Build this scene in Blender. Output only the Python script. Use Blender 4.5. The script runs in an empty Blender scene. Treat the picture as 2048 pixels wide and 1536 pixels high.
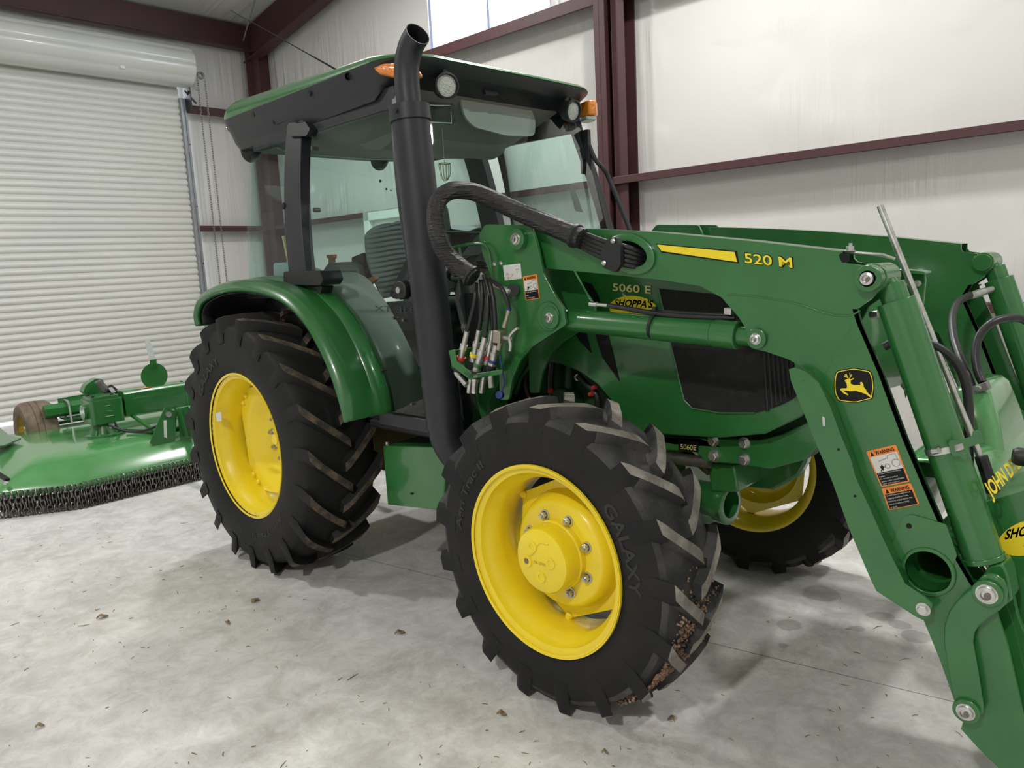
import bpy, math, random
from math import sin, cos, pi, radians, atan2, hypot
from mathutils import Vector, Matrix
from mathutils.geometry import tessellate_polygon

# ------------------------------------------------------------------ camera, world, exposure
CAM = Vector((3.695, -2.6522, 1.5296)); YAW, PITCH, ROLL, FPX = 2.3449, -0.1576, -0.0522, 1508.58
PSI = 0.0183                                   # the building stands one degree off the tractor's axis
_f = Vector((cos(PITCH)*cos(YAW), cos(PITCH)*sin(YAW), sin(PITCH)))
_r = _f.cross(Vector((0, 0, 1))).normalized(); _u = _r.cross(_f)
CR = _r*cos(ROLL) + _u*sin(ROLL); CU = -_r*sin(ROLL) + _u*cos(ROLL)
scene = bpy.context.scene
cd = bpy.data.cameras.new('camera'); cam = bpy.data.objects.new('camera', cd)
scene.collection.objects.link(cam); scene.camera = cam
cd.sensor_fit = 'HORIZONTAL'; cd.sensor_width = 36.0; cd.lens = FPX/2048*36.0; cd.clip_start = 0.05; cd.clip_end = 200
cam.matrix_world = Matrix(((CR.x, CU.x, -_f.x, CAM.x), (CR.y, CU.y, -_f.y, CAM.y), (CR.z, CU.z, -_f.z, CAM.z), (0, 0, 0, 1)))
world = bpy.data.worlds.new('overcast_sky'); scene.world = world; world.use_nodes = True
wb_ = world.node_tree.nodes['Background']; wb_.inputs[0].default_value = (0.86, 0.92, 1.0, 1); wb_.inputs[1].default_value = 4.0
vs = scene.view_settings; vs.view_transform = 'Standard'; vs.look = 'None'; vs.gamma = 1; vs.exposure = 0.80
scene.cycles.max_bounces = 8; scene.cycles.transparent_max_bounces = 12

def area_light(name, loc, rot, sx, sy, power, col=(1, 1, 1)):
    l = bpy.data.lights.new(name, 'AREA'); l.shape = 'RECTANGLE'; l.size = sx; l.size_y = sy; l.energy = power; l.color = col
    o = bpy.data.objects.new(name, l); scene.collection.objects.link(o); o.location = loc; o.rotation_euler = rot
    return o
# high bay lamps under the ridge (their housings are built with the building) and daylight at the openings
BAYS = [(-2.4, 1.2, 4.9, 55), (1.4, 1.5, 5.0, 72), (5.4, 0.6, 5.0, 60), (-2.6, -3.4, 4.9, 74), (3.6, -5.6, 5.0, 130)]
for bx_, by_, bz_, pw in BAYS:
    area_light('bay_lamp', (bx_, by_, bz_-0.02), (0, 0, 0), 0.30, 0.30, pw, (1.0, 0.985, 0.955))
area_light('window_daylight', (-1.95, 3.40, 4.75), (radians(-90-12), 0, PSI), 1.7, 1.3, 45, (0.88, 0.94, 1.0))

# ------------------------------------------------------------------ picture-plane helpers: a pixel seen on a plane becomes a point
def ray(px, py): return _f*FPX + CR*(px-1024) + CU*(768-py)
def P(px, py, X=None, Y=None, Z=None):
    d = ray(px, py)
    s = (X-CAM.x)/d.x if X is not None else ((Y-CAM.y)/d.y if Y is not None else (Z-CAM.z)/d.z)
    return CAM + d*s
def PY(pts, Y): return [P(a, b, Y=Y) for a, b in pts]

# ------------------------------------------------------------------ materials
MATS = {}
def mat(name, col, rough=0.5, metal=0.0, coat=0.0, noise=None, bump=None, emit=None, spec=0.5, trans=None):
    """noise=(scale, other colour, contrast lo, hi); bump=(scale, strength, stretch xyz)"""
    m = bpy.data.materials.new(name); m.use_nodes = True; nt = m.node_tree; N = nt.nodes; L = nt.links
    b = N['Principled BSDF']; b.inputs['Base Color'].default_value = (*col, 1); b.inputs['Roughness'].default_value = rough
    b.inputs['Metallic'].default_value = metal; b.inputs['Coat Weight'].default_value = coat; b.inputs['Coat Roughness'].default_value = 0.08
    b.inputs['Specular IOR Level'].default_value = spec
    tc = N.new('ShaderNodeTexCoord')
    if noise:
        n = N.new('ShaderNodeTexNoise'); n.inputs['Scale'].default_value = noise[0]; n.inputs['Detail'].default_value = 6
        r = N.new('ShaderNodeValToRGB'); r.color_ramp.elements[0].position = noise[2]; r.color_ramp.elements[1].position = noise[3]
        r.color_ramp.elements[0].color = (*col, 1); r.color_ramp.elements[1].color = (*noise[1], 1)
        L.new(tc.outputs['Object'], n.inputs['Vector']); L.new(n.outputs['Fac'], r.inputs['Fac']); L.new(r.outputs['Color'], b.inputs['Base Color'])
    if bump:
        mp = N.new('ShaderNodeMapping'); mp.inputs['Scale'].default_value = bump[2]
        n2 = N.new('ShaderNodeTexNoise'); n2.inputs['Scale'].default_value = bump[0]; n2.inputs['Detail'].default_value = 4
        bp = N.new('ShaderNodeBump'); bp.inputs['Strength'].default_value = bump[1]; bp.inputs['Distance'].default_value = 0.02
        L.new(tc.outputs['Object'], mp.inputs['Vector']); L.new(mp.outputs['Vector'], n2.inputs['Vector']); L.new(n2.outputs['Fac'], bp.inputs['Height']); L.new(bp.outputs['Normal'], b.inputs['Normal'])
    if emit: b.inputs['Emission Color'].default_value = (*emit[:3], 1); b.inputs['Emission Strength'].default_value = emit[3]
    MATS[name] = m; return m
def thin_glass(name, tint, gloss=0.9):
    m = bpy.data.materials.new(name); m.use_nodes = True; nt = m.node_tree; N = nt.nodes; L = nt.links
    for n in list(N): N.remove(n)
    o = N.new('ShaderNodeOutputMaterial'); t = N.new('ShaderNodeBsdfTransparent'); t.inputs[0].default_value = (*tint, 1)
    g = N.new('ShaderNodeBsdfGlossy'); g.inputs['Roughness'].default_value = 0.02; g.inputs[0].default_value = (gloss, gloss, gloss, 1)
    fr = N.new('ShaderNodeFresnel'); fr.inputs[0].default_value = 1.45; mx = N.new('ShaderNodeMixShader')
    L.new(fr.outputs[0], mx.inputs[0]); L.new(t.outputs[0], mx.inputs[1]); L.new(g.outputs[0], mx.inputs[2]); L.new(mx.outputs[0], o.inputs[0])
    MATS[name] = m; return m

GREEN = mat('green_paint', (0.020, 0.128, 0.028), 0.30, coat=0.6, noise=(9, (0.027, 0.150, 0.036), 0.35, 0.75), bump=(60, 0.02, (1, 1, 1)))
DECKG = mat('sheen_lightened_green_paint', (0.060, 0.23, 0.065), 0.22, coat=0.9, noise=(5, (0.085, 0.27, 0.09), 0.4, 0.7))  # base colour lightened to carry the roller door's reflection on the deck
YEL = mat('yellow_wheel_paint', (0.87, 0.67, 0.016), 0.32, coat=0.4, noise=(7, (0.80, 0.60, 0.022), 0.45, 0.8))
YEL_DIRTY = mat('dusty_yellow_paint', (0.40, 0.25, 0.02), 0.6, noise=(12, (0.30, 0.2, 0.04), 0.4, 0.7))
DECY = mat('decal_yellow', (0.84, 0.66, 0.02), 0.45)
DECY_OLD = mat('decal_pale_yellow', (0.70, 0.66, 0.24), 0.5)
BLACK = mat('black_decal', (0.006, 0.006, 0.007), 0.5, spec=0.25)
BLKPAINT = mat('satin_black_paint', (0.015, 0.016, 0.021), 0.42, noise=(14, (0.024, 0.024, 0.029), 0.4, 0.75))
BLKPLAST = mat('black_plastic', (0.010, 0.0115, 0.013), 0.5, bump=(180, 0.05, (1, 1, 1)))
ROOFBLK = mat('roof_underside_plastic', (0.019, 0.022, 0.025), 0.45)
RUBBERH = mat('black_hose_rubber', (0.013, 0.013, 0.014), 0.42, bump=(150, 0.05, (1, 1, 1)))
SLEEVE = mat('woven_hose_sleeve', (0.015, 0.014, 0.015), 0.38, bump=(60, 0.55, (0.25, 0.25, 3)))
STEEL = mat('zinc_plated_steel', (0.62, 0.62, 0.60), 0.33, metal=0.9, noise=(30, (0.42, 0.41, 0.38), 0.45, 0.7))
STEELDK = mat('weathered_steel', (0.22, 0.21, 0.20), 0.45, metal=0.8, noise=(25, (0.12, 0.11, 0.10), 0.4, 0.7))
CHAINM = mat('dark_chain_steel', (0.34, 0.33, 0.31), 0.35, metal=0.85, noise=(40, (0.10, 0.08, 0.07), 0.4, 0.65))
CHROME = mat('chromed_rod', (0.8, 0.8, 0.8), 0.12, metal=1.0)
OXIDE = mat('red_oxide_primer', (0.062, 0.020, 0.022), 0.55, noise=(3, (0.050, 0.017, 0.020), 0.4, 0.7))
AMBER = mat('amber_lens', (0.75, 0.22, 0.01), 0.2, coat=0.5, bump=(70, 0.3, (1, 1, 1)))
LENS = mat('clear_lens', (0.62, 0.66, 0.62), 0.15, coat=0.5, bump=(160, 0.8, (1, 1, 1)))
WHITEP = mat('white_label', (0.62, 0.62, 0.58), 0.5)
ORANGE = mat('warning_orange', (0.78, 0.24, 0.04), 0.5)
ORGLEV = mat('orange_lever', (0.45, 0.17, 0.05), 0.5)
REDP = mat('red_ring', (0.55, 0.04, 0.03), 0.4)
BLUEP = mat('blue_cap', (0.012, 0.03, 0.16), 0.45)
SEATM = mat('grey_seat_fabric', (0.16, 0.17, 0.17), 0.7)
LINER = mat('grey_cab_liner', (0.30, 0.31, 0.27), 0.7)
LINERD = mat('dark_cab_liner', (0.10, 0.105, 0.095), 0.65)
VISOR = mat('pale_sun_visor', (0.46, 0.47, 0.42), 0.5)
TISSUE = mat('pale_blue_cloth', (0.45, 0.60, 0.62), 0.8)
WOODT = mat('tan_handle', (0.50, 0.38, 0.20), 0.6)
GALV = mat('galvanised_track', (0.33, 0.35, 0.37), 0.4, metal=0.5, noise=(8, (0.26, 0.27, 0.29), 0.4, 0.7))
GREYBLK = mat('grey_aluminium_block', (0.20, 0.20, 0.19), 0.45, metal=0.3)
CABGLASS = thin_glass('green_tinted_cab_glass', (0.80, 0.955, 0.915))
WINGLASS = thin_glass('clear_window_glass', (0.95, 0.97, 1.0))
DRUMW = mat('painted_door_steel', (0.60, 0.61, 0.57), 0.30, coat=0.2, noise=(1.2, (0.52, 0.53, 0.51), 0.3, 0.8))
DOORM = mat('painted_door_steel_white', (0.66, 0.66, 0.62), 0.36, noise=(0.8, (0.58, 0.58, 0.56), 0.3, 0.8))
LIGHTM = mat('led_diffuser', (0.9, 0.9, 0.9), 0.4, emit=(1, 0.98, 0.94, 9))
FIXT = mat('white_fixture_enamel', (0.7, 0.7, 0.7), 0.4)
TAILT = mat('muddy_tail_tyre', (0.11, 0.085, 0.062), 0.85, noise=(14, (0.20, 0.145, 0.10), 0.35, 0.7))
STRAW = mat('dry_straw', (0.30, 0.22, 0.11), 0.8, noise=(3, (0.13, 0.09, 0.05), 0.4, 0.65))
LEAFM = mat('dry_leaf', (0.26, 0.19, 0.11), 0.8)
SOIL = mat('dried_soil', (0.34, 0.215, 0.14), 0.95, noise=(30, (0.12, 0.07, 0.045), 0.4, 0.7))

def tyre_material():
    m = mat('tyre_rubber', (0.013, 0.013, 0.014), 0.62, bump=(35, 0.10, (1, 1, 1)), noise=(6, (0.020, 0.0195, 0.018), 0.4, 0.75)); return m
TYRE = tyre_material(); TYRE.node_tree.nodes['Principled BSDF'].inputs['Specular IOR Level'].default_value = 0.22; RAISED = mat('raised_rubber_letters', (0.019, 0.019, 0.019), 0.6)
def dusty(name, base, dust, sc, lo, hi):
    return mat(name, base, 0.8, noise=(sc, dust, lo, hi), bump=(90, 0.25, (1, 1, 1)))
LUGTOP = dusty('worn_lug_top', (0.17, 0.155, 0.135), (0.30, 0.275, 0.235), 22, 0.35, 0.7)
LUGTOPR = dusty('muddy_lug_top', (0.045, 0.038, 0.030), (0.17, 0.125, 0.08), 20, 0.42, 0.68)
TREADB = dusty('dusty_tread_rubber', (0.026, 0.026, 0.027), (0.085, 0.082, 0.076), 9, 0.42, 0.8)

def floor_material():
    m = bpy.data.materials.new('sealed_concrete'); m.use_nodes = True; N = m.node_tree.nodes; L = m.node_tree.links; b = N['Principled BSDF']
    tc = N.new('ShaderNodeTexCoord')
    def noise(sc, det=8, rough=0.6, dist=0.0):
        n = N.new('ShaderNodeTexNoise'); n.inputs['Scale'].default_value = sc; n.inputs['Detail'].default_value = det; n.inputs['Roughness'].default_value = rough
        n.inputs['Distortion'].default_value = dist; L.new(tc.outputs['Object'], n.inputs['Vector']); return n.outputs['Fac']
    def ramp(src, p0, c0, p1, c1):
        r = N.new('ShaderNodeValToRGB'); e = r.color_ramp.elements; e[0].position = p0; e[0].color = (*c0, 1); e[1].position = p1; e[1].color = (*c1, 1); L.new(src, r.inputs['Fac']); return r.outputs['Color']
    def mix(fac, a, bb, mode='MIX'):
        x = N.new('ShaderNodeMix'); x.data_type = 'RGBA'; x.blend_type = mode
        if isinstance(fac, float): x.inputs[0].default_value = fac
        else: L.new(fac, x.inputs[0])
        for k, v in ((6, a), (7, bb)):
            if isinstance(v, tuple): x.inputs[k].default_value = (*v, 1)
            else: L.new(v, x.inputs[k])
        return x.outputs[2]
    c = ramp(noise(1.3, 10, 0.65, 0.6), 0.34, (0.44, 0.432, 0.415), 0.60, (0.70, 0.695, 0.67))
    c = mix(0.6, c, ramp(noise(7, 12, 0.78, 0.5), 0.36, (0.40, 0.385, 0.36), 0.66, (0.80, 0.795, 0.77)))
    # brown tracked-in dirt in patches
    f = ramp(noise(1.1, 4, 0.5, 1.2), 0.50, (0, 0, 0), 0.72, (0.55, 0.55, 0.55)); g = ramp(noise(16, 8, 0.75), 0.46, (0, 0, 0), 0.66, (1, 1, 1))
    mm = N.new('ShaderNodeMath'); mm.operation = 'MULTIPLY'; L.new(f, mm.inputs[0]); L.new(g, mm.inputs[1])
    c = mix(mm.outputs[0], c, (0.27, 0.21, 0.155))
    # darker small specks
    c = mix(ramp(noise(75, 3, 0.5), 0.68, (0, 0, 0), 0.76, (0.6, 0.6, 0.6)), c, (0.20, 0.18, 0.15))
    sep = N.new('ShaderNodeVectorMath'); sep.operation = 'ADD'; nz = N.new('ShaderNodeTexNoise'); nz.inputs['Scale'].default_value = 9; L.new(tc.outputs['Object'], nz.inputs['Vector'])
    sc_ = N.new('ShaderNodeVectorMath'); sc_.operation = 'SCALE'; sc_.inputs['Scale'].default_value = 0.06; L.new(nz.outputs['Color'], sc_.inputs[0]); L.new(tc.outputs['Object'], sep.inputs[0]); L.new(sc_.outputs[0], sep.inputs[1])
    for sx, sy, sr in ((2.421, 0.555, 0.085), (2.436, 0.20, 0.055), (2.659, 0.326, 0.03), (2.784, 0.461, 0.045), (2.70, 0.49, 0.05), (2.25, 0.72, 0.05), (2.86, 0.40, 0.05), (2.5, 0.02, 0.02)):
        cxr, cyr = sx*cos(PSI)+sy*sin(PSI), -sx*sin(PSI)+sy*cos(PSI)
        d = N.new('ShaderNodeVectorMath'); d.operation = 'DISTANCE'; L.new(sep.outputs[0], d.inputs[0]); d.inputs[1].default_value = (cxr+0.03, cyr+0.03, 0.03)
        c = mix(ramp(d.outputs['Value'], sr*0.93, (0.42, 0.42, 0.42), sr*1.04, (0, 0, 0)), c, (0.17, 0.155, 0.145))
    L.new(c, b.inputs['Base Color'])
    r = ramp(noise(2.5, 8, 0.7, 0.5), 0.35, (0.42, 0.42, 0.42), 0.7, (0.66, 0.66, 0.66)); L.new(r, b.inputs['Roughness'])
    bp = N.new('ShaderNodeBump'); bp.inputs['Strength'].default_value = 0.12; bp.inputs['Distance'].default_value = 0.01; L.new(noise(14, 10, 0.7), bp.inputs['Height']); L.new(bp.outputs['Normal'], b.inputs['Normal'])
    return m
FLOORM = floor_material()
def vinyl(name, stretch, col=(0.60, 0.592, 0.572)):
    m = bpy.data.materials.new(name); m.use_nodes = True; N = m.node_tree.nodes; L = m.node_tree.links; b = N['Principled BSDF']
    b.inputs['Base Color'].default_value = (*col, 1); b.inputs['Roughness'].default_value = 0.30; b.inputs['Specular IOR Level'].default_value = 0.45
    tc = N.new('ShaderNodeTexCoord'); mp = N.new('ShaderNodeMapping'); mp.inputs['Scale'].default_value = stretch; L.new(tc.outputs['Object'], mp.inputs['Vector'])
    n = N.new('ShaderNodeTexNoise'); n.inputs['Scale'].default_value = 1.0; n.inputs['Detail'].default_value = 5; n.inputs['Distortion'].default_value = 0.4; L.new(mp.outputs['Vector'], n.inputs['Vector'])
    n2 = N.new('ShaderNodeTexNoise'); n2.inputs['Scale'].default_value = 0.9; L.new(tc.outputs['Object'], n2.inputs['Vector'])
    r = N.new('ShaderNodeValToRGB'); r.color_ramp.elements[0].position = 0.42; r.color_ramp.elements[1].position = 0.65; L.new(n2.outputs['Fac'], r.inputs['Fac'])
    mu = N.new('ShaderNodeMath'); mu.operation = 'MULTIPLY'; L.new(n.outputs['Fac'], mu.inputs[0]); L.new(r.outputs['Color'], mu.inputs[1])
    bp = N.new('ShaderNodeBump'); bp.inputs['Strength'].default_value = 0.7; bp.inputs['Distance'].default_value = 0.05; L.new(mu.outputs[0], bp.inputs['Height']); L.new(bp.outputs['Normal'], b.inputs['Normal'])
    return m
VINYL_BACK = vinyl('white_vinyl_insulation', (14, 1, 0.5)); VINYL_LEFT = vinyl('white_vinyl_insulation_west', (1, 7, 0.3)); VINYL_CEIL = vinyl('white_vinyl_ceiling_insulation', (0.5, 10, 1), (0.55, 0.545, 0.52))

# ------------------------------------------------------------------ mesh building
COL = scene.collection
class MB:
    def __init__(s): s.v = []; s.f = []; s.m = []
    def add(s, vs, fs, m=0):
        o = len(s.v); s.v += [Vector(v) for v in vs]; s.f += [tuple(i+o for i in f) for f in fs]; s.m += [m]*len(fs); return s
    def box(s, a, b, m=0):
        x0, y0, z0 = [min(a[i], b[i]) for i in range(3)]; x1, y1, z1 = [max(a[i], b[i]) for i in range(3)]
        return s.add([(x0, y0, z0), (x1, y0, z0), (x1, y1, z0), (x0, y1, z0), (x0, y0, z1), (x1, y0, z1), (x1, y1, z1), (x0, y1, z1)],
                     [(0, 3, 2, 1), (4, 5, 6, 7), (0, 1, 5, 4), (1, 2, 6, 5), (2, 3, 7, 6), (3, 0, 4, 7)], m)
    def prism(s, pts, d, holes=(), m=0):
        """flat outline pts (3D) pushed along vector d, with holes"""
        d = Vector(d); loops = [[Vector(p) for p in pts]] + [[Vector(p) for p in h] for h in holes]
        n = Vector((0, 0, 0)); q = loops[0]
        for i in range(len(q)): n += q[i].cross(q[(i+1) % len(q)])
        tri = tessellate_polygon(loops); flat = [p for l in loops for p in l]; k = len(flat); fs = []
        flip = n.dot(d) > 0
        for t in tri:
            a, b, c = t; tn = (flat[b]-flat[a]).cross(flat[c]-flat[a])
            if tn.dot(d) > 0: a, b, c = c, b, a
            fs.append((a, b, c)); fs.append((c+k, b+k, a+k))
        o = 0
        for li, l in enumerate(loops):
            L_ = len(l); nn = Vector((0, 0, 0))
            for i in range(L_): nn += l[i].cross(l[(i+1) % L_])
            fl = (nn.dot(d) > 0) ^ (li > 0)
            for i in range(L_):
                a = o+i; b = o+(i+1) % L_
                fs.append((a, b, b+k, a+k) if fl else (b, a, a+k, b+k))
            o += L_
        return s.add(flat+[p+d for p in flat], fs, m)
    def rings(s, rs, closed=True, cap=True, m=0):
        n = len(rs[0]); vs = [v for r in rs for v in r]; fs = []
        for i in range(len(rs)-1):
            for j in range(n if closed else n-1):
                a = i*n+j; b = i*n+(j+1) % n; fs.append((a, b, b+n, a+n))
        if cap and closed: fs.append(tuple(range(n-1, -1, -1))); fs.append(tuple(range((len(rs)-1)*n, len(rs)*n)))
        return s.add(vs, fs, m)
    def tube(s, path, r, n=14, cap=True, m=0):
        path = [Vector(p) for p in path]; rs = []; prev = None
        for i, p in enumerate(path):
            t = (path[min(i+1, len(path)-1)] - path[max(i-1, 0)]).normalized()
            if prev is None:
                a = Vector((0, 0, 1)) if abs(t.z) < 0.9 else Vector((1, 0, 0)); u = t.cross(a).normalized()
            else: u = (prev - t*prev.dot(t)).normalized()
            prev = u; w = t.cross(u); rr = r[i] if isinstance(r, (list, tuple)) else r
            rs.append([p + (u*cos(2*pi*k/n) + w*sin(2*pi*k/n))*rr for k in range(n)])
        return s.rings(rs, cap=cap, m=m)
    def cyl(s, a, b, r, n=20, m=0, cap=True): return s.tube([a, b], r, n, cap, m)
    def lathe(s, prof, c, ax, n=32, m=0, a0=0.0, a1=2*pi, closed_prof=False):
        """prof [(along axis, radius)]"""
        c = Vector(c); ax = Vector(ax).normalized(); a = Vector((0, 0, 1)) if abs(ax.z) < 0.9 else Vector((1, 0, 0)); u = ax.cross(a).normalized(); w = ax.cross(u)
        full = abs(a1-a0-2*pi) < 1e-6; nn = n if full else n+1; rs = []
        for k in range(nn):
            t = a0+(a1-a0)*k/n; rs.append([c + ax*p + (u*cos(t)+w*sin(t))*r for p, r in prof])
        q = len(prof); vs = [v for r in rs for v in r]; fs = []
        for k in range(n):
            k2 = (k+1) % nn if full else k+1
            for j in range(q if closed_prof else q-1):
                j2 = (j+1) % q; fs.append((k*q+j, k2*q+j, k2*q+j2, k*q+j2))
        return s.add(vs, fs, m)
    def build(s, name, mats, parent=None, smooth=35, bevel=0.0, loc=None, rz=None, solid=0.0, seg=2, weld=True):
        if loc is not None: l = Vector(loc); vv = [v-l for v in s.v]
        else: l = Vector((0, 0, 0)); vv = s.v
        me = bpy.data.meshes.new(name); me.from_pydata([tuple(v) for v in vv], [], s.f)
        for mm in (mats if isinstance(mats, (list, tuple)) else [mats]): me.materials.append(mm)
        me.polygons.foreach_set('material_index', s.m)
        import bmesh
        bm = bmesh.new(); bm.from_mesh(me)
        if weld: bmesh.ops.remove_doubles(bm, verts=bm.verts, dist=1e-5)
        bmesh.ops.recalc_face_normals(bm, faces=bm.faces); bm.to_mesh(me); bm.free()
        if smooth:
            me.polygons.foreach_set('use_smooth', [True]*len(me.polygons)); me.set_sharp_from_angle(angle=radians(smooth))
        o = bpy.data.objects.new(name, me); COL.objects.link(o); o.location = l
        if rz is not None: o.rotation_euler.z = rz
        if parent is not None: attach(o, parent)
        if solid: md = o.modifiers.new('thickness', 'SOLIDIFY'); md.thickness = solid; md.offset = 0
        if bevel:
            md = o.modifiers.new('bevel', 'BEVEL'); md.width = bevel; md.segments = seg; md.limit_method = 'ANGLE'; md.angle_limit = radians(40); md.harden_normals = False
        return o
WM = {}
def wmat(o):
    if o.name in WM: return WM[o.name]
    return Matrix.LocRotScale(o.location, o.rotation_euler, o.scale)
def attach(o, parent):
    m = wmat(o); o.parent = parent; o.matrix_parent_inverse = wmat(parent).inverted(); WM[o.name] = m
def thing(name, label, cat, loc=(0, 0, 0), group=None):
    o = bpy.data.objects.new(name, None); COL.objects.link(o); o.location = loc; o.empty_display_size = 0.2; tag(o, label, cat, group); return o
def tag(o, label=None, cat=None, group=None, kind=None):
    if label: o['label'] = label
    if cat: o['category'] = cat
    if group: o['group'] = group
    if kind: o['kind'] = kind
    return o
def lab(o, label): o['label'] = label; return o
def dup(o, loc, parent, rot=None, label=None):
    c = o.copy(); COL.objects.link(c); c.parent = None; c.location = loc
    if rot is not None: c.rotation_euler = rot
    c.matrix_parent_inverse = Matrix.Identity(4); attach(c, parent)
    return c
def circ(c, r, u, w, n=24, a0=0.0, a1=None):
    c = Vector(c); u = Vector(u); w = Vector(w); a1 = 2*pi+a0 if a1 is None else a1; full = abs(a1-a0-2*pi) < 1e-6
    return [c + (u*cos(a0+(a1-a0)*k/n) + w*sin(a0+(a1-a0)*k/n))*r for k in range(n if full else n+1)]
V3 = Vector
UX, UY, UZ = Vector((1, 0, 0)), Vector((0, 1, 0)), Vector((0, 0, 1))
def roundpoly(pts, r, n=5):
    pts = [Vector(p) for p in pts]; out = []
    for i, p in enumerate(pts):
        rr = r[i] if isinstance(r, (list, tuple)) else r
        a = pts[i-1]-p; b = pts[(i+1) % len(pts)]-p; la, lb = a.length, b.length
        if rr <= 0 or la < 1e-6 or lb < 1e-6: out.append(p); continue
        d = min(rr, la*0.45, lb*0.45); A = p+a/la*d; B = p+b/lb*d
        for k in range(n+1):
            t = k/n; out.append(A*(1-t)**2 + p*2*t*(1-t) + B*t*t)
    return out
def smoothpath(pts, k=6):
    pts = [Vector(p) for p in pts]; out = []
    for i in range(len(pts)-1):
        p0, p1, p2, p3 = pts[max(i-1, 0)], pts[i], pts[i+1], pts[min(i+2, len(pts)-1)]
        for j in range(k):
            t = j/k; out.append(0.5*((2*p1)+(p2-p0)*t+(2*p0-5*p1+4*p2-p3)*t*t+(3*p1-p0-3*p2+p3)*t*t*t))
    out.append(pts[-1]); return out
_tc = {}
def text_geo(txt, bold=0.0):
    key = (txt, bold)
    if key not in _tc:
        c = bpy.data.curves.new('t', 'FONT'); c.body = txt; c.size = 1; c.offset = bold; c.resolution_u = 3
        o = bpy.data.objects.new('t', c); COL.objects.link(o); dg = bpy.context.evaluated_depsgraph_get(); me = bpy.data.meshes.new_from_object(o.evaluated_get(dg))
        vs = [v.co.copy() for v in me.vertices]; fs = [tuple(p.vertices) for p in me.polygons]
        bpy.data.objects.remove(o); bpy.data.curves.remove(c); bpy.data.meshes.remove(me)
        x0 = min(v.x for v in vs); x1 = max(v.x for v in vs); y0 = min(v.y for v in vs); y1 = max(v.y for v in vs)
        _tc[key] = ([((v.x-x0)/(x1-x0), (v.y-y0)/(y1-y0)) for v in vs], fs)
    return _tc[key]
def text_quad(mb, txt, a, b, c, off, bold=0.0, m=0):
    """lettering filling the parallelogram: a lower left, b lower right, c upper left"""
    vs, fs = text_geo(txt, bold); a, b, c = Vector(a), Vector(b), Vector(c); off = Vector(off)
    return mb.add([a+(b-a)*u+(c-a)*w+off for u, w in vs], fs, m)
def tube_stroke(mb, pts, r, m=0, n=6): return mb.tube(pts, r, n, True, m)

def tagS(o): return tag(o, kind='structure')
# ================================================================== THE BUILDING (own axes, one degree off the tractor)
def B(name, mb, m, **k):
    o = mb.build(name, m, rz=PSI, **k); return tagS(o)
XL, YB, XR, YF = -6.4, 3.02, 7.5, -8.0       # girt faces
XW, YW = XL-0.2, YB+0.2                      # insulation faces
EAVE = 4.95; SLOPE = 1/6.0
def roofz(x): return EAVE + (x-XW)*SLOPE if x < 0.5 else EAVE + (0.5-XW)*SLOPE - (x-0.5)*SLOPE
B('floor', MB().box((XW-0.6, YF-6.4, -0.2), (XR+0.6, YW+0.6, 0)), FLOORM)
# gable wall with the window opening, built of prisms round the hole
wx0, wx1, wz0, wz1 = -2.93, -1.19, 3.90, 5.25
def quadwall(mb, x0, x1, z0, z1t): mb.prism([(x0, YW, z0), (x1, YW, z0), (x1, YW, z1t(x1)), (x0, YW, z1t(x0))], (0, 0.12, 0))
m = MB(); quadwall(m, XW, wx0, 0, roofz); quadwall(m, wx1, 0.5, 0, roofz); quadwall(m, 0.5, XR, 0, roofz)
quadwall(m, wx0, wx1, 0, lambda x: wz0); quadwall(m, wx0, wx1, wz1, roofz)
B('wall_back', m, VINYL_BACK, smooth=0)
m = MB(); dj = 1.97                                                 # roller door opening y from -2.6 to dj
m.box((XW-0.12, dj, 0), (XW, YW, EAVE+0.02)); m.box((XW-0.12, YF, 0), (XW, -2.6, EAVE+0.02)); m.box((XW-0.12, -2.6, 4.1), (XW, dj, EAVE+0.02))
B('wall_left', m, VINYL_LEFT, smooth=0)
B('wall_right', MB().box((XR, YF, 0), (XR+0.12, YW, roofz(XR))), VINYL_LEFT, smooth=0)
m = MB()
m.box((XW, YF-0.12, 0), (XR, YF, 5.0))
m.prism([(XW, YF-0.12, 5.0), (XR, YF-0.12, 5.0), (XR, YF-0.12, roofz(XR)), (0.5, YF-0.12, roofz(0.5)), (XW, YF-0.12, roofz(XW))], (0, 0.12, 0))
B('wall_front', m, VINYL_BACK, smooth=0)
m = MB()
for x0, x1 in ((XW-0.1, 0.5), (0.5, XR+0.1)): m.prism([(x0, YF, roofz(x0)), (x1, YF, roofz(x1)), (x1, YF, roofz(x1)+0.1), (x0, YF, roofz(x0)+0.1)], (0, YW-YF+0.1, 0))
B('ceiling', m, VINYL_CEIL, smooth=0)
for (x0, y0), (x1, y1) in (((0.2, -0.50), (3.6, 0.10)),):
    d = V3((x1-x0, y1-y0, 0)).normalized(); n_ = V3((-d.y, d.x, 0))*0.0012
    o = MB().prism([V3((x0, y0, 0.0002))+n_, V3((x1, y1, 0.0002))+n_, V3((x1, y1, 0.0002))-n_, V3((x0, y0, 0.0002))-n_], (0, 0, 0.0004)).build('trim_90', MATS['weathered_steel']); tagS(o)
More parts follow.
